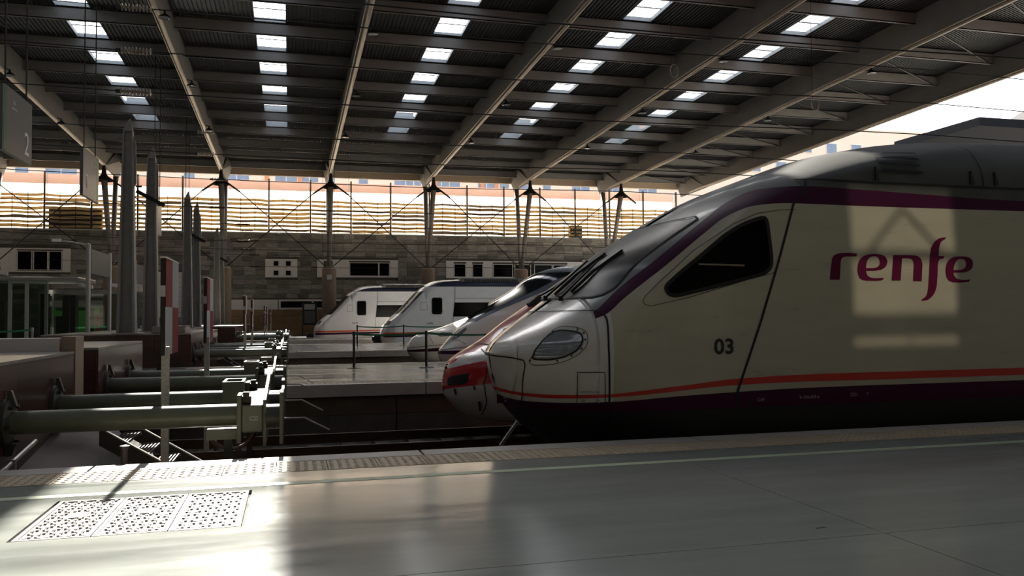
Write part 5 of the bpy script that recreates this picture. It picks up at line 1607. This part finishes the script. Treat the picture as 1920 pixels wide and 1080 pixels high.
for (ti, z, lab) in wl:
    y = TRACKS[ti]
    t = thing('catenary_wire', 'overhead wire with insulator string above the %s' % lab, 'wire', (-2.72, y, z), 0, 'overhead wires')
    pts = []
    for i in range(17):
        x = -1.75 + i * 2.5
        pts.append((x - 0.0, 0, 0.05 * math.cos(i * 1.1) - (0.02 * max(0, 3 - i))))
    MB().path([(0.5, 0, 0.0), (0.97, 0, 0.0)] + [(p[0] + 2.72, 0, p[2]) for p in pts[0:]], 0.011 if ti < 2 else 0.016, 5).build('wire', M['wire'], t)
    MB().path([(-14.0, 0, 0.42), (-6.0, 0, 0.10), (0.0, 0, 0.0)], 0.009 if ti < 2 else 0.014, 5).build('span_wire', M['wire'], t)
    if ti == 6: MB().tube((z, 0, -0.05), (z, 0, zd(y) - z), 0.012, n=5).build('hanger', M['wire'], t)
    inst('insulator', ins_me if ti < 3 else ins_mb, t, (0, 0, 0), (0, 0, 0), None if ti < 4 else (1.3, 1.6, 1.6))
    MB().lathe([(0.001, -0.08), (0.035, -0.06), (0.035, 0.0), (0.001, 0.02)], (0, 0, 0), 'x', 8).build('clamp', M['dark_steel'], t)
for (x, y, z, L, lab) in ((15.05, 21.5, 7.6, 6.2, 'thin wire with a loop hanging from the roof at upper right'), (10.95, 22.5, 8.6, 5.3, 'thin wire with a small loop hanging left of the fifth girder')):
    t = thing('hanging_wire', lab, 'wire', (x, y, z))
    MB().tube((0, 0, 0), (0, 0, L - 1.0), 0.007, n=5).build('strand', M['wire'], t)
    pts = [(0.13 * math.cos(a * PI / 8) + 0.1, 0, 0.2 * math.sin(a * PI / 8) + 0.02) for a in range(17)]
    MB().path(pts, 0.012, 5).build('loop', M['tube_steel'], t)

# ------------------------------------------------------------------ drain covers in the near platform
dl = ['left one of three patterned metal drain covers set in the foreground platform', 'middle one of three patterned metal drain covers set in the foreground platform', 'right one of three patterned metal drain covers set in the foreground platform']
cw, cd = (hx1 - hx0 - 0.04) / 3, hy1 - hy0 - 0.03
for k in range(3):
    x0 = hx0 + 0.02 + k * cw
    t = thing('drain_cover', dl[k], 'drain cover', (x0, hy0 + 0.015, 0), 0, 'metal drain covers')
    MB().box(0.005, cw - 0.005, 0, cd, -0.028, -0.011).build('plate', M['galv'], t)
    f = MB()
    for b in ((0.004, 0.026, 0, cd), (cw - 0.026, cw - 0.004, 0, cd), (0.026, cw - 0.026, 0, 0.024), (0.026, cw - 0.026, cd - 0.024, cd)):
        f.box(b[0], b[1], b[2], b[3], -0.02, 0.001)
    f.build('frame', M['galv'], t)
    pat = MB()
    nx_, ny_ = 6, 12
    for i in range(nx_):
        for j in range(ny_):
            if k < 2 and 2 <= i <= 3 and 6 <= j <= 7: continue
            px = 0.034 + (i + 0.5) / nx_ * (cw - 0.068); py = 0.034 + (j + 0.5) / ny_ * (cd - 0.068)
            sx, sy = (cw - 0.068) / nx_ * 0.36, (cd - 0.068) / ny_ * 0.36
            for dx, dy in ((-0.5, -0.5), (0.5, 0.5)):
                if (i + j) % 2: dx = -dx
                pat.box(px + dx * sx - sx * 0.42, px + dx * sx + sx * 0.42, py + dy * sy - sy * 0.42, py + dy * sy + sy * 0.42, -0.012, 0.0005)
    tag(pat.build('raised_pattern', M['galv'], t), kind='stuff')
    if k < 2: MB().box(cw / 2 - 0.06, cw / 2 + 0.06, cd * 0.5 - 0.0, cd * 0.5 + 0.15, -0.012, 0.0).build('blank_plate', M['galv'], t)
MB().box(hx0 - 0.0, hx1 + 0.0, hy0, hy1, -0.035, -0.0285).build('recess_floor', M['concrete_dark'], near)
# worn spots in the floor finish
for (x, y, r) in ((4.42, 3.66, 0.055), (4.40, 3.40, 0.03), (3.22, 4.62, 0.035), (4.95, 3.62, 0.012), (2.2, 6.5, 0.012), (1.42, 6.9, 0.014), (1.62, 6.88, 0.012)):
    pts = []
    for q in range(14):
        a = q * 2 * PI / 14; rr = r * random.uniform(0.35, 1.2)
        pts.append((x + rr * math.cos(a) * 1.7, y + rr * math.sin(a) * 0.8, 0.0012))
    MB().poly(pts).build('stain', M['grime'], near)
